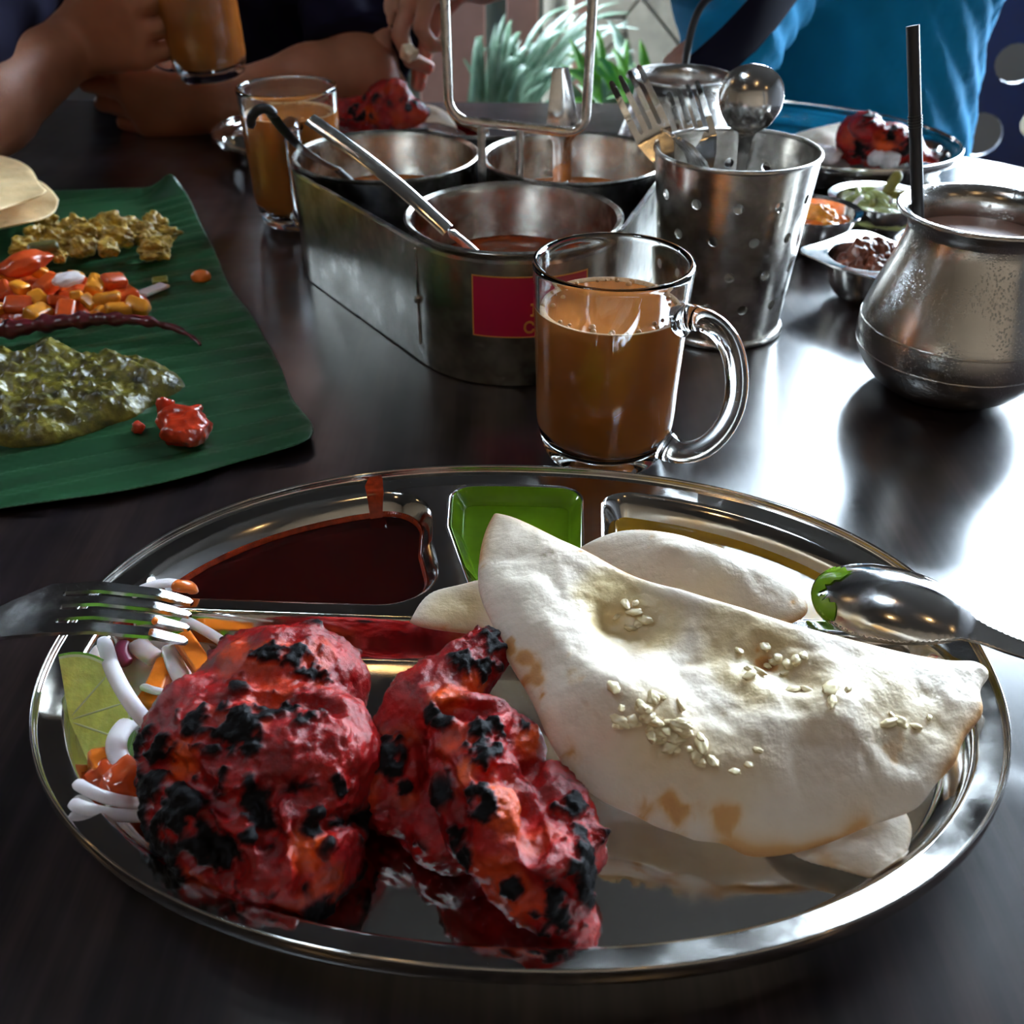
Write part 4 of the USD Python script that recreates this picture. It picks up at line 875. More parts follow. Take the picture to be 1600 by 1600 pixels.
baton('orange carrot chunk at the tray wall beneath the lime wedge', (140, 1200, .014), (182, 1192, .012), .005, .004)
def chunk(c, r, seed, rough=.3, scale=(1, 1, 1), sub=3, fr=1.6):
    b = trimesh.creation.icosphere(sub, 1.0); v = b.vertices
    v = v * (1 + rough * (fbm(v * fr + seed * 3.7, 3, seed) - .5) * 2)[:, None] * A(*scale) * r
    return xf((v, b.faces), rotz(seed * 1.3, c))
put('tomato_piece', chunk(U(200, 1225, .014), .0085, 4, .35, (1.2, .9, .7)), 'tomato', label='red-orange tomato piece beside the two lower onion strips', cat='tomato', smooth=True)
put('carrot_shred', chunk(U(170, 1212, .013), .0075, 6, .35, (1.1, .9, .6)), 'tomato', label='orange-red shredded salad lump between the lime and the lower onion strips', cat='salad', smooth=True)
put('salad_bed', chunk(U(240, 1050, .0065), .020, 9, .4, (1.0, 1.1, .16)), 'onion_clear', label='bed of translucent shredded salad under the fork tines', cat='salad', kind='stuff', smooth=True)

# fork and spoon resting on the tray rim
hd = U(298, 969, .0290); FM = frame(hd, U(60, 968, .036) - hd, (0, .08, -1))
put('fork', xf(FORK, FM @ np.diag([1.06, 1.14, 1.0, 1])), 'cutlery_steel', label='fork lying tines down over the left rim of the foreground tray', cat='fork', smooth=50)
ft = [U(238, 969, .0365), U(246, 971, .0365)]
put('carrot_scrap', rod(ft, .0016, 10, 12), 'carrot', label='tiny orange carrot scrap caught between the fork tines', cat='carrot')
sh = U(1272, 915, .0270); SM = frame(sh, U(1528, 982, .0325) - sh, (.10, .30, -1)); SPF = spoon_mesh(.185, .0570, .0172, .0100)
put('spoon', xf(SPF, SM), 'cutlery_steel', label='spoon resting bowl down over the right rim of the foreground tray', cat='spoon', smooth=50)
v, f = tri(SPF); k = (v[f].mean(1)[:, 0] + .004 * np.sin(v[f].mean(1)[:, 1] * 400)) < .0085; g = v + normals(v, f) * .0005; kk_ = np.unique(f[k]); mp_ = np.zeros(len(v), int); mp_[kk_] = np.arange(len(kk_))
put('chutney_film', xf((g[kk_], mp_[f[k]]), SM), 'sauce_green', label='green chutney film on the tip of the spoon on the foreground tray', cat='sauce', smooth=True)

# ------------------------------------------------------------------ banana leaf and what lies on it
lf = [(-420, 420, .004), (-250, 320, .005), (-60, 306, .005), (90, 298, .005), (200, 294, .006), (236, 291, .008), (252, 281, .014), (266, 271, .019), (281, 287, .012), (300, 318, .006), (322, 365, .005), (341, 405, .005), (362, 452, .005), (390, 488, .006), (412, 525, .005), (445, 590, .004), (463, 632, .004), (479, 689, .006), (440, 704, .005), (400, 715, .004), (330, 735, .004), (250, 757, .004), (120, 779, .004), (0, 796, .004), (-220, 835, .004), (-430, 830, .004), (-460, 600, .004)]
def leafsag(P, d): ph = -.41 * P[:, 0] + .91 * P[:, 1]; return (.0009 * np.sin(ph * 330 + 3 * noise(np.c_[P * 12, d * 0], 4)) + .0006 * np.sin(ph * 800)) * sstep(d / .006) + .0011 * (fbm(np.c_[P[:, 0] * 8, P[:, 1] * 60, P[:, 0] * 0], 3, 2) - .4)
v, f, d, _ = sheet(lf, [(200, 450, .0045), (100, 600, .0045), (300, 600, .0045)], .0007, .0035, 0, sag=leafsag, edge=.0008)
up_ = _ > .5; v[:, 2] = np.maximum(v[:, 2], TZ + np.where(up_, .0013, .0005))
put('banana_leaf', (v, f), 'banana', label='dark green banana leaf sheet on the table at the left, used as a plate', cat='leaf', smooth=True)
LZ = .0072
rr = np.random.default_rng(21)
def lumpy(name, label, cat, look, outline, h, res, freq, seed, kind='stuff', lump=.6, parent=None):
    W = np.array([U(px, py, LZ) for px, py in outline]); g = Polygon(spline(np.vstack([W, W[:1]]), 160)[:-1, :2]).buffer(0)
    def zt(P):
        d = edge_dist(g, P); return TZ + LZ - .003 + h * np.sqrt(np.clip(d / (h * 1.4), 0, 1)) * (1 - lump + lump * 2 * fbm(np.c_[P * freq, P[:, :1] * 0], 4, seed)) + h * .30 * (np.abs(fbm(np.c_[P * freq * 2.3, P[:, :1] * 0], 3, seed + 7) - .5) * 2) * np.clip(d / .004, 0, 1)
    return put(name, slab(g, res, zt, lambda P: P[:, 0] * 0 + TZ + LZ - .0035), look, parent, label=label, cat=cat, kind=kind, smooth=True)
lumpy('spinach_dal', 'glossy green spinach dal spread on the front of the banana leaf', 'curry', 'spinach', [(-60, 560), (0, 545), (40, 552), (62, 536), (110, 540), (130, 553), (185, 556), (230, 562), (270, 580), (287, 600), (262, 615), (232, 628), (215, 645), (180, 655), (140, 668), (70, 688), (0, 690), (-80, 680), (-120, 620)], .0115, .0017, 120, 4)
lumpy('pumpkin_gravy', 'orange gravy under the pumpkin curry pieces on the banana leaf', 'curry', 'pumpkin_red', [(-70, 460), (0, 425), (60, 425), (130, 435), (190, 440), (228, 460), (232, 480), (200, 494), (120, 497), (0, 505), (-90, 505)], .0075, .0022, 130, 9)
pk = [(15, 428, .020), (40, 410, .022), (62, 425, .020), (-12, 440, .018), (5, 455, .022), (30, 450, .024), (95, 440, .020), (75, 445, .024), (118, 432, .018), (60, 468, .018), (90, 470, .017), (120, 462, .020), (150, 446, .021), (178, 440, .021), (140, 472, .017), (168, 470, .016), (200, 466, .016), (215, 478, .012), (185, 484, .012), (30, 478, .015), (0, 482, .015), (60, 490, .012), (105, 488, .012), (-30, 470, .018), (155, 488, .010)]
rk = np.random.default_rng(2)
for i, (px, py, dz) in enumerate(pk):
    s = rk.uniform(.0055, .0092); c = U(px, py, dz * .62 + LZ * .5)
    Q = rbox((-s, -s * rk.uniform(.6, .8), -s * rk.uniform(.45, .7)), (s, s * .7, s * .55), s * .35, 10)
    v, f = tri(Q); a = rk.uniform(0, 3.1); R = trimesh.transformations.euler_matrix(rk.uniform(-.5, .5), rk.uniform(-.5, .5), a); R[:3, 3] = c
    put('pumpkin_piece', xf((v * (1 + .25 * (noise(v * 160 + i, 3) - .5))[:, None], f), R), ['pumpkin', 'pumpkin_red', 'pumpkin'][i % 3], label='soft orange pumpkin chunk in the heap at the middle of the banana leaf', cat='pumpkin', group='pumpkin chunks on the banana leaf', smooth=40)
put('onion_piece', chunk(U(107, 436, .024), .0085, 3, .3, (1.2, .8, .5)), 'onion', label='pale glossy onion piece on top of the pumpkin heap', cat='onion', smooth=True)
put('tomato_piece', chunk(U(38, 412, .024), .0125, 8, .28, (1.5, .7, .6)), 'tomato', label='red tomato wedge at the top of the pumpkin heap on the banana leaf', cat='tomato', smooth=True)
cf = [(40, 385), (58, 365), (75, 350), (70, 385), (88, 372), (108, 360), (120, 350), (108, 385), (130, 385), (128, 365), (150, 352), (165, 362), (175, 350), (150, 375), (185, 372), (190, 355), (205, 350), (225, 358), (245, 350), (262, 365), (235, 372), (215, 368), (250, 382), (92, 400), (60, 398), (170, 388), (240, 392)]
for i, (px, py) in enumerate(cf):
    put('cauliflower_piece', chunk(U(px, py, .013 + .005 * math.sin(i * 2.3)), rr.uniform(.0055, .0098), i + 3, .62, (1.15, .9, .8), 4, 1.9), 'cauliflower', label='small yellow-green curried cauliflower piece in the row at the back of the banana leaf', cat='cauliflower', group='curried cauliflower pieces on the banana leaf', smooth=True)
put('aubergine_piece', xf(rbox((-.010, -.006, -.004), (.010, .006, .004), .003, 10), rotz(.5, U(68, 388, .021))), 'aubergine', label='dark green-brown vegetable cube at the left of the cauliflower row', cat='vegetable')
p = spline([U(-80, 522, .012), U(0, 517, .014), U(80, 505, .015), U(150, 499, .015), U(220, 501, .014), U(270, 512, .011), U(313, 539, .008)], 70); s = np.linspace(0, 1, 70)
rad = .0064 * (1 - s ** 2.2 * .9) * (1 + .30 * np.sin(s * 75) * np.sin(s * 23)); cm = tube(p, rad, 18, flat=.8); cv = cm[0] + normals(*cm) * (.0016 * (fbm(cm[0] * 160, 3, 5) - .5))[:, None]
put('dried_chilli', (cv, cm[1]), 'chilli', label='long wrinkled dark red dried chilli across the banana leaf', cat='chilli', smooth=True)
def pf(P):
    P = P + .009 * np.stack([fbm(P * 110 + 7 * i, 3, i) - .5 for i in range(3)], 1); d = None
    for px, py, dz, r in ((268, 655, .012, .0075), (255, 630, .014, .0048), (290, 650, .012, .0075), (308, 665, .010, .0075), (280, 675, .010, .0085), (300, 682, .009, .0075), (305, 645, .011, .0045)):
        e = np.linalg.norm((P - U(px, py, dz)) * A(1, 1, 1.15), axis=1) - r; d = e if d is None else smin(d, e, .003)
    return np.maximum(d, TZ + LZ - .003 - P[:, 2])
c = U(282, 660, .01); put('pickle', surfnet(pf, c - A(.03, .03, .012), c + A(.03, .03, .018), .0010), 'pickle', label='lump of bright red pickle at the front right of the banana leaf', cat='pickle', smooth=True)
put('pickle_crumb', chunk(U(216, 668, .008), .0034, 2, .3), 'pickle', label='tiny red pickle crumb left of the pickle lump', cat='pickle', smooth=True)
put('lentil_crumb', chunk(U(314, 432, .0085), .0062, 5, .12, (1.1, .9, .75)), 'fat_orange', label='single orange drop near the right edge of the banana leaf', cat='crumb', smooth=True)
put('leaf_scrap', xf(rbox((-.010, -.005, -.0012), (.010, .005, .0012), .0011, 8), rotz(1.0, U(240, 452, .0095))), 'onion_clear', label='pale translucent onion scrap right of the pumpkin heap', cat='onion')
put('leaf_scrap', xf(rbox((-.005, -.005, -.0015), (.005, .005, .0015), .0011, 8), rotz(.3, U(250, 438, .0100))), 'bean', label='olive vegetable scrap right of the pumpkin heap', cat='vegetable')
def papad(label, pts, z, wave, seed):
    v, f, d, _ = sheet([(x, y, z + wave * math.sin(i * 1.9 + seed)) for i, (x, y) in enumerate(pts)], [(0, 300, z + wave)], .0016, .0035, .0030, seed, 30)
    put('papadum', (v, f), 'papad', label=label, cat='papadum', smooth=True)
papad('upper crisp tan papadum disc at the left edge behind the cauliflower', [(72, 297), (55, 309), (30, 318), (0, 328), (-60, 340), (-130, 335), (-180, 300), (-160, 262), (-100, 244), (-40, 238), (0, 243), (30, 252), (55, 273)], .034, .0012, 1)
papad('lower papadum disc with a wavy pale rim under the upper one', [(92, 312), (88, 328), (66, 342), (40, 348), (0, 357), (-60, 366), (-130, 360), (-190, 330), (-170, 290), (-100, 268), (-20, 262), (40, 275), (78, 294)], .021, .0030, 2)

# ------------------------------------------------------------------ side dishes at the right
def bowl(label, c, r, h, look='bowl_steel', flange=.004):
    prof = [(0, .0012), (r * .55, .001), (r * .66, .004), (r * .9, h * .5), (r, h - .002), (r + flange, h), (r + flange, h + .0011), (r - .0006, h - .0006), (r * .9 - .0014, h * .5), (r * .62, .0062), (0, .0045)]
    return put('small_bowl', lathe(spline(prof[:5], 24).tolist() + prof[5:7] + spline(prof[7:], 24).tolist(), 96, (*c, TZ)), look, label=label, cat='bowl', smooth=50)
C1, C2, C3 = (.2180, .7350), (.2800, .7760), (.2330, .6440)
bowl('small steel bowl of orange curry right behind the cutlery cup', C1, .0310, .030)
bowl('small steel bowl of green cabbage salad, rearmost of the three small bowls', C2, .0330, .026, flange=.006)
oc = [(-.012, -.012, .022, .013), (.012, -.008, .024, .012), (.002, .012, .024, .013), (-.016, .008, .022, .010), (.018, .010, .022, .009), (.006, -.002, .030, .011), (.024, -.006, .026, .006)]
for i, (x, y, z, r) in enumerate(oc):
    put('curry_piece', chunk((C1[0] + x * .85, C1[1] + y * .85, TZ + z - .004), r, i + 2, .5, (1.1, .8, .75), 4, 2.0), 'pumpkin' if i % 2 else 'fat_orange', label='orange curried chunk heaped in the small bowl behind the cutlery cup', cat='curry piece', group='orange curry chunks in the small bowl', smooth=True)
put('curry_gravy', lathe([(0, .016), (.0265, .016), (.0262, .014), (0, .014)], 48, (*C1, TZ)), 'curry', label='orange gravy under the chunks in the small bowl behind the cutlery cup', cat='curry')
put('cabbage_bed', chunk((*C2, TZ + .014), .029, 12, .25, (1, 1, .36), 4, 3), 'cabbage', label='shredded green cabbage filling the rearmost small bowl', cat='salad', kind='stuff', smooth=True)
rc = np.random.default_rng(8)
for i in range(16):
    a, q = rc.uniform(0, 6.28), rc.uniform(0, .025); c = A(C2[0] + q * math.cos(a), C2[1] + q * math.sin(a), TZ + .024 + .004 * rc.uniform(-1, 1)); d = A(rc.normal(), rc.normal(), .25 * rc.normal()); d = unit(d) * rc.uniform(.007, .012)
    put('cabbage_shred', rod([c - d, c + A(0, 0, .003), c + d], rc.uniform(.0018, .0030), 10, 14), ['cabbage', 'bean', 'cabbage', 'onion'][i % 4], label='curled green cabbage shred on top of the rearmost small bowl', cat='cabbage', group='cabbage shreds on the rearmost small bowl', smooth=True)
put('green_bean', rod([A(C2[0] + .004, C2[1] + .006, TZ + .024), A(C2[0] + .012, C2[1] + .004, TZ + .045)], .0042, 10, 12), 'bean', label='dark green bean standing up out of the rearmost small bowl', cat='bean')
# square-cornered bowl with a broad flat rim
sq = lambda s, r: box(-s, -s, s, s).buffer(-r).buffer(r)
sb = Thing('square_bowl', 'small steel bowl with a broad bright rim and pointed corner, left of the right-hand cup', 'bowl', (*C3, TZ))
rot = math.radians(38)
rimp = sq(.0345, .010).difference(Point(0, 0).buffer(.0265, 48))
put('rim', xf(slab(rimp, .0022, lambda P: .0295 + 0 * P[:, 0] + .0022 * sstep((np.hypot(P[:, 0], P[:, 1]) - .0265) / .018), lambda P: .0284 + 0 * P[:, 0] + .0022 * sstep((np.hypot(P[:, 0], P[:, 1]) - .0265) / .018)), rotz(rot, (*C3, TZ))), 'bowl_steel', sb, smooth=40)
put('basin', lathe(spline([(0, .0012), (.013, .001), (.018, .004), (.0245, .015), (.0275, .0290)], 20).tolist() + spline([(.0262, .0294), (.0232, .015), (.0165, .0062), (0, .0045)], 20).tolist(), 80, (*C3, TZ)), 'bowl_steel', sb, smooth=50)
for i, (x, y, z, r) in enumerate([(-.004, .004, .022, .015), (.010, .006, .026, .012), (.004, -.008, .020, .012), (-.008, -.002, .016, .012)]):
    put('meat_piece', chunk((C3[0] + x, C3[1] + y, TZ + z), r, i + 20, .5, (1, .9, 1.0), 4, 2.0), 'curry_meat', label=['largest brown curried meat piece, at the back of the broad-rimmed bowl', 'tall brown meat piece at the right of the broad-rimmed bowl', 'small brown meat piece at the front of the broad-rimmed bowl', 'low brown meat piece at the left of the broad-rimmed bowl'][i], cat='meat', group='meat pieces in the broad-rimmed bowl', smooth=True)

# rear trays of the other diners
t2 = Tray(.150, .108, 2.087, (.262, .985), math.radians(180 - 37), nr=110, na=360)
put('steel_tray', t2.mesh, 'tray_steel', label='stainless steel tray at the far right in front of the blue shirt', cat='tray', smooth=True)
put('dal', t2.level('mid', .0115, .004), 'sauce_dal', label='yellow dal in the nearest compartment of the far right tray', cat='curry')
put('dal', t2.level('right', .0115, .004), 'sauce_dal', label='yellow dal at the left end of the far right tray', cat='curry')
ch = lambda cx, cy, lob: [(k, *( (cx + l[0], cy + l[1], *l[2:]) )) for k, *l in lob]
chicken('dark red tandoori chicken piece on the far right tray in front of the blue shirt', ch(1375, 228, [('e', -30, -12, .030, .022, .020, .022), ('e', 10, 0, .028, .026, .020, .020), ('e', 40, 8, .022, .018, .018, .016), ('e', -22, -30, .046, .014, .012, .012), ('e', 62, 22, .014, .016, .014, .011), ('e', 0, 16, .015, .035, .018, .013)]),
        [([(1340, 205), (1400, 215)], .003)], [(1340, 235, .010), (1360, 180, .006), (1420, 235, .010), (1390, 215, .006)], [(1385, 225, .010)], .0016, seed=51, floor=TZ + .0052)
def smallbread(label, ctrl, inner, seed):
    naan(label, ctrl, inner, .005, .0035, [], [(ctrl[0][0], ctrl[0][1], .02, .2)], seed, .0015, edge_toast=.5)
smallbread('piece of naan on the far right tray, left of its chicken', [(1225, 222, .014), (1262, 205, .020), (1300, 196, .024), (1335, 190, .026), (1345, 205, .022), (1325, 235, .016), (1290, 245, .012), (1245, 240, .011)], [(1285, 218, .021)], 61)
for i, (px, py) in enumerate([(1370, 243), (1388, 245), (1300, 240), (1285, 232)]):
    put('onion_piece', chunk(U(px, py + 4, .022 if i < 2 else .018), .0095, 30 + i, .4, (1.1, .8, .7)), 'onion', label=['pale onion piece in front of the far right chicken, left of the pair', 'pale onion piece in front of the far right chicken, right of the pair', 'pale onion piece between naan and chicken on the far right tray', 'pale onion piece in front of the naan on the far right tray'][i], cat='onion', group='onion pieces on the far right tray', smooth=True)
t3 = Tray(.128, .094, 2.087, (-.150, .985), math.radians(172), nr=110, na=360)
put('steel_tray', t3.mesh, 'tray_steel', label='stainless steel tray behind the sauce caddy, in front of the dark-shirted person', cat='tray', smooth=True)
chicken('bright red tandoori chicken piece on the tray behind the sauce caddy', ch(600, 175, [('e', 10, -8, .032, .026, .022, .024), ('e', 20, -28, .046, .012, .012, .013), ('e', -42, 2, .026, .022, .016, .016), ('e', 38, 6, .026, .020, .018, .017), ('e', -66, -2, .026, .014, .012, .012), ('e', 0, 14, .016, .045, .02, .014)]),
        [([(565, 165), (575, 195)], .003)], [(560, 160, .004), (640, 165, .004), (545, 175, .004)], [(575, 185, .010)], .0016, seed=71, floor=TZ + .0052)
smallbread('torn piece of pale naan right of the rear left chicken', [(652, 178, .024), (668, 165, .028), (690, 172, .027), (708, 190, .022), (715, 205, .016), (700, 216, .012), (680, 212, .013), (662, 200, .018)], [(685, 192, .023)], 63)
utensil('fork', 'fork on the tray behind the sauce caddy, tine tips beside the torn naan', 'fork', FORK, U(722, 213, .022), U(600, 200, .022), (0, 0, -1))

# ------------------------------------------------------------------ people and the chair
def hand_bones(wrist, f, n, curls, thumb, scale=1.0, spread=.10, lat=None):
    """Bones of a hand: f points to the fingers, n is where the palm looks, thumb side = cross(n, f) times lat. curls: per finger 3 bend angles."""
    f = unit(f); n = unit(A(*n) - f * (A(*n) @ f)); s = np.cross(n, f) * (lat or 1); k = scale; B = []
    w = A(*wrist)
    off = [.030, .0105, -.0095, -.0275]; ml = [.085, .088, .083, .075]
    ln = [(.043, .026, .021), (.047, .029, .022), (.043, .027, .022), (.034, .020, .019)]; rd = [(.0098, .0088, .0080, .0070), (.0102, .0090, .0082, .0072), (.0096, .0085, .0078, .0068), (.0086, .0076, .0070, .0062)]
    for i in range(4):
        kn = w + f * ml[i] * k + s * off[i] * k
        B.append((w + s * off[i] * .55 * k + f * .008 * k, kn, .0135 * k, .0118 * k, 'palm'))
        d = unit(f + s * (off[i] / .03) * spread); nn = unit(n - d * (n @ d)); p = kn; a = 0
        for j in range(3):
            a += curls[i][j]; dd = d * math.cos(a) + nn * math.sin(a); q = p + dd * ln[i][j] * k
            B.append((p, q, rd[i][j] * k, rd[i][j + 1] * k, f'f{i}')); p = q
    t0 = w + s * .016 * k + f * .014 * k + n * .006 * k; p = t0
    for (df, ds, dn), L, ra, rb in zip(thumb, (.044, .036, .030), (.0155, .0118, .0105), (.0120, .0102, .0082)):
        d = unit(f * df + s * ds + n * dn); q = p + d * L * k; B.append((p, q, ra * k, rb * k, 'th')); p = q
    return B
def body_mesh(bones, h, k=.012, clip=None, grow=0.0, wrinkle=0.0, seed=0, part=None):
    """Smooth-unite bones of one group, groups meet with a small fillet so that fingers stay apart."""
    groups = {}
    for b in bones: groups.setdefault(b[4], []).append(b)
    def f(P):
        out = None
        for g, bs in groups.items():
            d = None
            for a, b, ra, rb, _ in bs:
                e = capsule(P, a, b, ra, rb); kk = .002 if g[0] == 'f' and g[1:].isdigit() else (.006 if g == 'th' else k)
                d = e if d is None else smin(d, e, kk)
            if out is None: out, last = d, g
            else: out = smin(out, d, .0035 if (g[0] == 'f' and g[1:].isdigit()) else (.008 if g in ('th', 'palm') else .02))
        out = out - grow
        if wrinkle: out = out + wrinkle * (fbm(P * 26, 3, seed) - .5) + wrinkle * .8 * np.abs(np.sin(P @ A(70, 20, 55) + 4 * fbm(P * 7, 2, seed + 1))) ** 3
        if clip is not None: out = np.maximum(out, clip(P))
        return out
    pts = np.array([p for b in bones for p in (np.minimum(b[0], b[1]) - max(b[2], b[3]), np.maximum(b[0], b[1]) + max(b[2], b[3]))])
    return surfnet(f, pts.min(0) - .012 - grow, pts.max(0) + .012 + grow, h)
def head_bones(c, k=1.0):
    c = A(*c); return [(c + A(0, .012, .035), c + A(0, .03, .03), .082 * k, .082 * k, 'head'), (c + A(0, -.03, -.035), c + A(0, -.035, -.07), .062 * k, .040 * k, 'head'), (c + A(0, .02, -.13), c + A(0, .02, -.03), .054, .054, 'head'),
        (c + A(0, -.072, -.004), c + A(0, -.096, -.030), .011, .014, 'nose')] + [(c + A(x * .083, .012, .012), c + A(x * .087, .016, -.025), .014, .010, 'nose') for x in (-1, 1)]
def person(label, skin, shirt, torso, sleeves, limbs, hands, head, floorlegs, shirt_clip, hs=.0034):
    t = Thing('person', label, 'person', (*torso[0][0][:2], 0))
    put('body', join(*[body_mesh(b, hs, .014) for b in limbs_hands(limbs, hands)], body_mesh(torso + head_bones(head), .009, .05), body_mesh(floorlegs, .012, .03)), skin, t, smooth=True)
    put('shirt', body_mesh(torso + sleeves, .008, .045, clip=shirt_clip, grow=.010, wrinkle=.007, seed=len(label)), shirt, t, smooth=True)
    put('trousers', body_mesh(floorlegs, .010, .03, grow=.010), 'shirt_navy', t, smooth=True)
    h = A(*head)
    put('hair', body_mesh([(h + A(0, .02, .05), h + A(0, .04, .03), .090, .088, 'h'), (h + A(0, .05, .0), h + A(0, .06, -.04), .075, .06, 'h')], .007, .03, clip=lambda P: -(P[:, 2] - h[2] - .035 + (P[:, 1] - h[1]) * 1.1)), 'hair', t, smooth=True)
    for x in (-1, 1):
        put('eye', trimesh.creation.icosphere(2, .0115).apply_translation(h + A(x * .031, -.066, .006)), 'eye_white', t, smooth=True); put('iris', trimesh.creation.icosphere(2, .0060).apply_translation(h + A(x * .031, -.0735, .006)), 'hair', t, smooth=True)
    put('mouth', rod([h + A(-.022, -.078, -.064), h + A(0, -.084, -.062), h + A(.022, -.078, -.064)], .0055, 10, 16), 'lips', t, smooth=True)
    return t
def limbs_hands(limbs, hands): return [l + h for l, h in zip(limbs, hands)]
plain('eye_white', (.7, .68, .66), .2); plain('lips', (.32, .10, .08), .4)

# --- person in the dark T-shirt: right arm lifts the mug, left forearm lies on the table
cx, cy = -.345, 1.335
torso = [(A(cx, cy + .03, TZ - .20), A(cx, cy, TZ + .12), .150, .155, 't'), (A(cx - .07, cy, TZ + .15), A(cx + .07, cy, TZ + .15), .125, .125, 't'), (A(cx - .155, cy + .02, TZ + .225), A(cx + .155, cy + .02, TZ + .225), .070, .070, 't'), (A(cx, cy + .02, TZ + .24), A(cx, cy + .01, TZ + .32), .06, .055, 't')]
el = U(560, 122, .042) + A(.0, .01, 0); sl = A(cx + .175, cy + .015, TZ + .225); wl = U(345, 162, .030)
er = U(-125, 240, .046) ; sr = A(cx - .185, cy + .015, TZ + .225); wr = D(112, 72, .955)
armL = [(sl, el, .046, .038, 'arm'), (el, el + (wl - el) * .35, .038, .037, 'arm'), (el + (wl - el) * .35, wl, .037, .026, 'arm')]
armR = [(sr, er, .046, .037, 'arm'), (er, er + (wr - er) * .4, .037, .037, 'arm'), (er + (wr - er) * .4, wr, .037, .027, 'arm')]
fl = U(222, 160, .032) - wl
hL = hand_bones(wl, fl, (0, 1, .25), [(.35, 1.3, .8), (.35, 1.3, .8), (.4, 1.25, .8), (.45, 1.2, .7)], [(.8, .5, .5), (.9, .15, .5), (.95, -.1, .5)], .98, .06, lat=1)
fr = D(215, 34, .915) - wr
hR = hand_bones(wr, fr, (.10, 1, -.05), [(.25, .9, .9), (.28, .95, .9), (.30, .95, .9), (.35, 1.0, .8)], [(.55, .8, .35), (.9, .3, .4), (1, 0, .3)], 1.0, .10, lat=-1)
def sleeve_clip(P):
    # the T-shirt ends at the neck and halfway down the upper arms
    neck = P[:, 2] - (TZ + .305)
    outs = [(P - (s + (e - s) * q)) @ unit(e - s) for s, e, q in ((sl, el, .93), (sr, er, .86))]
    near = [np.linalg.norm(np.cross(P - s, unit(e - s)), axis=1) for s, e in ((sl, el), (sr, er))]
    o = np.maximum(np.where(near[0] < .085, outs[0], -1), np.where(near[1] < .085, outs[1], -1)); return np.maximum(np.maximum(neck, o * (P[:, 1] < cy - .01) - 1 * (P[:, 1] >= cy - .01) * 1.0), TZ - .24 - P[:, 2])
legs = [(A(cx + x * .09, cy + .10, .50), A(cx + x * .13, cy - .25, .50), .085, .065, 'l') for x in (-1, 1)] + [(A(cx + x * .13, cy - .25, .49), A(cx + x * .13, cy - .20, .09), .060, .042, 'l') for x in (-1, 1)] + [(A(cx + x * .13, cy - .20, .05), A(cx + x * .13, cy - .32, .04), .042, .034, 'l') for x in (-1, 1)]
sleeves = [(sl, sl + (el - sl) * .97, .058, .052, 's'), (sr, sr + (er - sr) * .90, .058, .050, 's')]
person('person in a dark navy T-shirt at the far left, lifting a mug of tea', 'skin', 'shirt_navy', torso, sleeves, [armL, armR], [hL, hR], (cx, cy - .01, TZ + .50), legs, sleeve_clip)

# --- person in the blue shirt with a dark bag strap, right hand holding a bit of bread
bx_, by_ = .375, 1.33
torso = [(A(bx_ + .01, by_ - .01, TZ - .16), A(bx_, by_, TZ + .10), .178, .165, 't'), (A(bx_ - .07, by_, TZ + .18), A(bx_ + .07, by_, TZ + .18), .135, .135, 't'), (A(bx_ - .16, by_ + .02, TZ + .27), A(bx_ + .16, by_ + .02, TZ + .27), .075, .075, 't'), (A(bx_, by_ + .02, TZ + .28), A(bx_, by_ + .01, TZ + .36), .06, .055, 't')]
sr = A(bx_ - .18, by_, TZ + .27); er = A(.20, 1.14, TZ + .215); wr = D(752, -40, 1.05)
sl = A(bx_ + .19, by_, TZ + .27); el = A(.62, 1.20, TZ + .03); wl = D(1115, 92, 1.03)
wl = U(1140, 82, .085)
armR = [(sr, er, .052, .044, 'arm'), (er, er + (wr - er) * .35, .044, .043, 'arm'), (er + (wr - er) * .35, wr, .043, .028, 'arm')]
armL = [(U(1175, 96, .11), wl, .040, .029, 'arm')]
armL = [(A(.30, 1.22, TZ + .16), wl, .042, .028, 'arm')]
hR = hand_bones(wr, D(655, -22, 1.02) - wr, (.12, .1, -1), [(1.0, .35, .30), (1.0, .65, .5), (1.05, .9, .7), (1.1, 1.0, .8)], [(.75, .1, .65), (.5, 0, .85), (.3, -.1, .95)], 1.02, .08, lat=1)
hL = hand_bones(wl, U(1050, 80, .066) - wl, (.0, .8, -.6), [(.6, .9, .6)] * 4, [(.8, .4, .4), (.9, .1, .4), (1, 0, .3)], .95, .06, lat=1)
def blue_clip(P):
    a = er - sr; o1 = np.where(np.linalg.norm(np.cross(P - sr, unit(a)), axis=1) < .09, (P - (sr + a * .75)) @ unit(a), -1)
    return np.maximum(np.maximum(P[:, 2] - (TZ + .345), np.where((P[:, 1] < by_ - .05) & (P[:, 2] > TZ + .20), o1, -1)), TZ - .22 - P[:, 2])
sleeves = [(sr, sr + (er - sr) * .8, .062, .058, 's'), (A(.33, 1.25, TZ + .19), A(.30, 1.22, TZ + .16), .060, .050, 's'), (A(.30, 1.22, TZ + .16), wl + A(.004, .004, .004), .048, .034, 's')]
legs = [(A(bx_ + x * .09, by_ + .10, .50), A(bx_ + x * .13 + .02, by_ - .22, .50), .085, .065, 'l') for x in (-1, 1)] + [(A(bx_ + x * .13 + .02, by_ - .22, .49), A(bx_ + x * .13, by_ - .17, .09), .060, .042, 'l') for x in (-1, 1)] + [(A(bx_ + x * .13, by_ - .17, .05), A(bx_ + x * .13, by_ - .29, .04), .042, .034, 'l') for x in (-1, 1)]
blue = person('person in a bright blue shirt with a dark bag strap at the far right', 'skin_pale', 'shirt_blue', torso, sleeves, [armR, armL], [hR, hL], (bx_, by_ - .01, TZ + .54), legs, blue_clip)
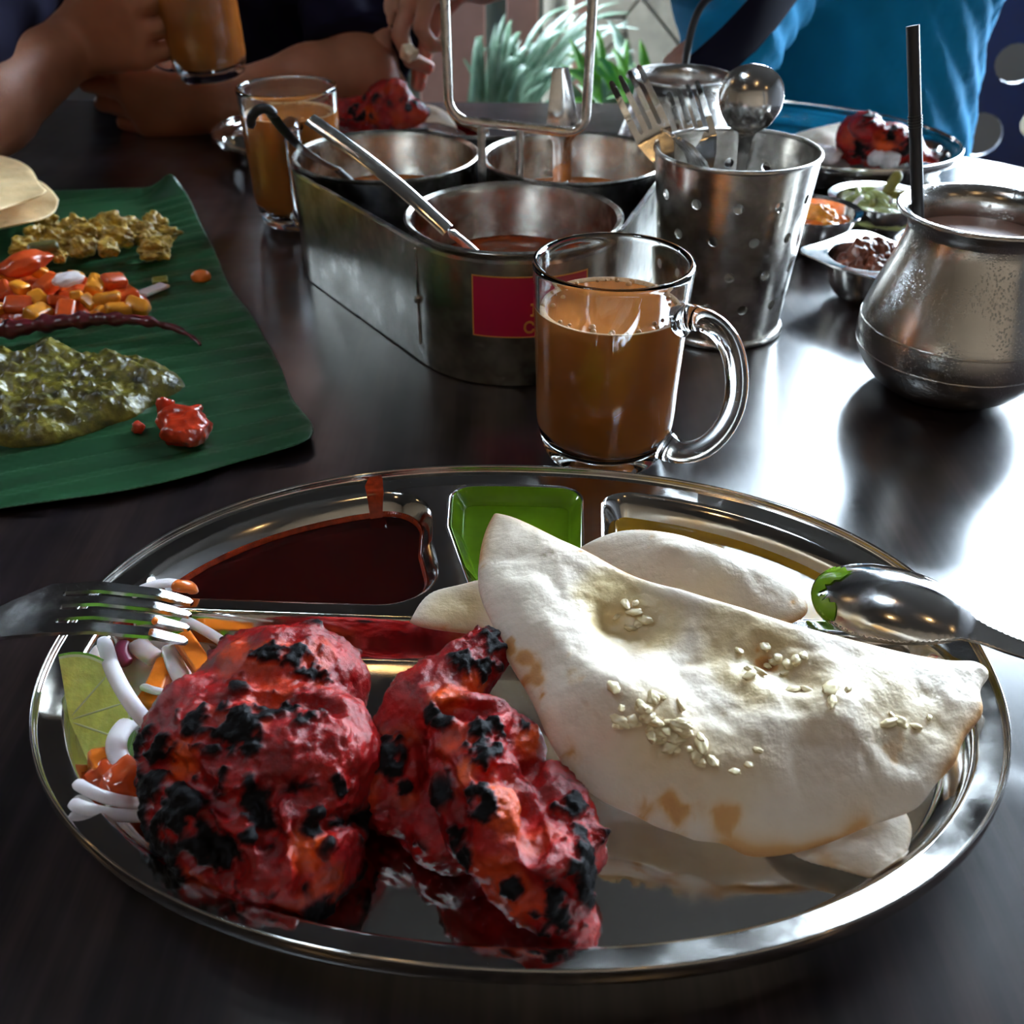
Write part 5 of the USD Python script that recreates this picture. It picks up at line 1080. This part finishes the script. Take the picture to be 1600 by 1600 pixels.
# strap lies on the shirt from the shoulder down to the hip
sm_ = UsdGeom.Mesh(stage.GetPrimAtPath(blue.path + '/shirt')); sv = np.array(sm_.GetPointsAttr().Get()) + blue.loc; sv = sv[(np.linalg.norm(np.cross(sv - sr, unit(er - sr)), axis=1) > .105) | ((sv - sr) @ unit(er - sr) < -.02) | (sv[:, 2] < TZ + .12)]
xs_ = np.linspace(.455, .10, 30); zs_ = TZ + .097 + (xs_ - .192) * .95
ys_ = np.array([(lambda k: sv[k, 1].min() if k.any() else np.nan)((np.abs(sv[:, 0] - x) < .014) & (np.abs(sv[:, 2] - z) < .014)) for x, z in zip(xs_, zs_)])
ok_ = ~np.isnan(ys_); ys_ = np.interp(np.arange(30), np.arange(30)[ok_], ys_[ok_])
hull_ = []                                            # pulled taut over the shirt
for i in range(30):
    while len(hull_) > 1 and (ys_[hull_[-1]] - ys_[hull_[-2]]) * (i - hull_[-2]) >= (ys_[i] - ys_[hull_[-2]]) * (hull_[-1] - hull_[-2]): hull_.pop()
    hull_.append(i)
sp = np.c_[xs_, np.interp(np.arange(30), hull_, ys_[hull_]) - .006, zs_]
put('bag_strap', tube(spline(sp[::3], 48), .0085, 16, flat=3.0), 'strap', blue, smooth=True)
tipf = [b for b in hR if b[4] == 'f0'][-1][1]
put('bread_scrap', chunk(D(639, 82, 1.015), .0085, 3, .4), 'naan_plain', label='small scrap of pale bread held in the fingertips above the rear left chicken', cat='bread', smooth=True)

# --- navy chair back with round holes behind the blue shirt
ch_ = Thing('chair', 'navy chair with round cut-outs in its back, behind the blue shirt', 'chair', (.62, 1.72, 0))
cp = box(-.24, .0, .24, .44).buffer(-.09).buffer(.09)
for x, z, r in ((-.105, .255, .017), (-.045, .222, .038), (-.075, .150, .026), (-.085, .085, .030), (.03, .15, .034), (.06, .25, .03), (.0, .08, .026), (.11, .17, .026), (.10, .08, .03), (-.16, .17, .02), (.15, .26, .02)):
    cp = cp.difference(affinity.scale(Point(x, z).buffer(r, 24), 1.0, .92))
v, f = slab(cp, .012, lambda P: .008 + 0 * P[:, 0], lambda P: 0 * P[:, 0]); 
vv = np.c_[v[:, 0], v[:, 2] + .9 * v[:, 0] ** 2 * -1 + .12 * v[:, 1], v[:, 1]]; vv[:, 2] += .46
put('backrest', xf((vv, f[:, ::-1]), rotz(math.radians(-8), (.68, 1.60, .0))), 'chair_navy', ch_, smooth=30)
put('seat', rbox((.60, 1.22, .43), (1.0, 1.58, .46), .012), 'chair_navy', ch_)
for x, y in ((.62, 1.25), (.98, 1.25), (.62, 1.55), (.98, 1.55)): put('leg', rod([(x, y, .435), (x * 1.01, y, .005)], .013, 12, 8), 'leg_metal', ch_)

# dark planter box and a cream post seen through the chair's holes
pb = Thing('planter_box', 'dark grey planter box on the terrace behind the navy chair', 'planter', (1.25, 2.62, 0))
put('box', rbox((1.02, 2.55, 0), (1.75, 2.70, .66), .01), 'pot_clay', pb); put('soil', rbox((1.04, 2.57, .655), (1.73, 2.68, .668), .004), 'soil', pb)
put('post', lathe([(0, 0), (.03, 0), (.03, 2.5), (0, 2.5)], 24, (1.215, 2.50, 0)), 'pole', label='slim cream post behind the navy chair', cat='post')

# bench the two diners sit on
be = Thing('dining_bench', 'plain dark bench under the two people behind the table', 'bench', (-.1, 1.47, 0))
put('seat', rbox((-.80, 1.27, .375), (.54, 1.60, .412), .008), 'leg_metal', be)
for x in (-.7, .44):
    for y in (1.31, 1.56): put('leg', rbox((x - .02, y - .02, 0), (x + .02, y + .02, .376), .004), 'leg_metal', be)

# --- bright table and benches out on the terrace
wt = Thing('terrace_table', 'white table out on the terrace at the upper right corner', 'table', (1.75, 3.0, 0))
put('tabletop', rbox((1.25, 2.72, .70), (2.5, 3.4, .74), .01), 'white_table', wt)
for x, y in ((1.35, 2.8), (2.4, 2.8), (1.35, 3.3), (2.4, 3.3)): put('leg', rod([(x, y, .70), (x, y, .0)], .02, 12, 6), 'leg_metal', wt)
bn = Thing('terrace_bench', 'brown wooden bench behind the white terrace table', 'bench', (1.9, 3.7, 0))
put('seat', rbox((1.2, 3.6, .42), (2.7, 3.95, .46), .01), 'bench_wood', bn); put('backrest', rbox((1.2, 3.93, .55), (2.7, 3.97, .90), .01), 'bench_wood', bn)
for x in (1.3, 2.6):
    for y in (3.65, 3.9): put('leg', rbox((x - .03, y - .03, 0), (x + .03, y + .03, .42), .005), 'bench_wood', bn)
put('back_post', rbox((1.27, 3.9, .46), (1.33, 3.93, .88), .005), 'bench_wood', bn); put('back_post', rbox((2.57, 3.9, .46), (2.63, 3.93, .88), .005), 'bench_wood', bn)
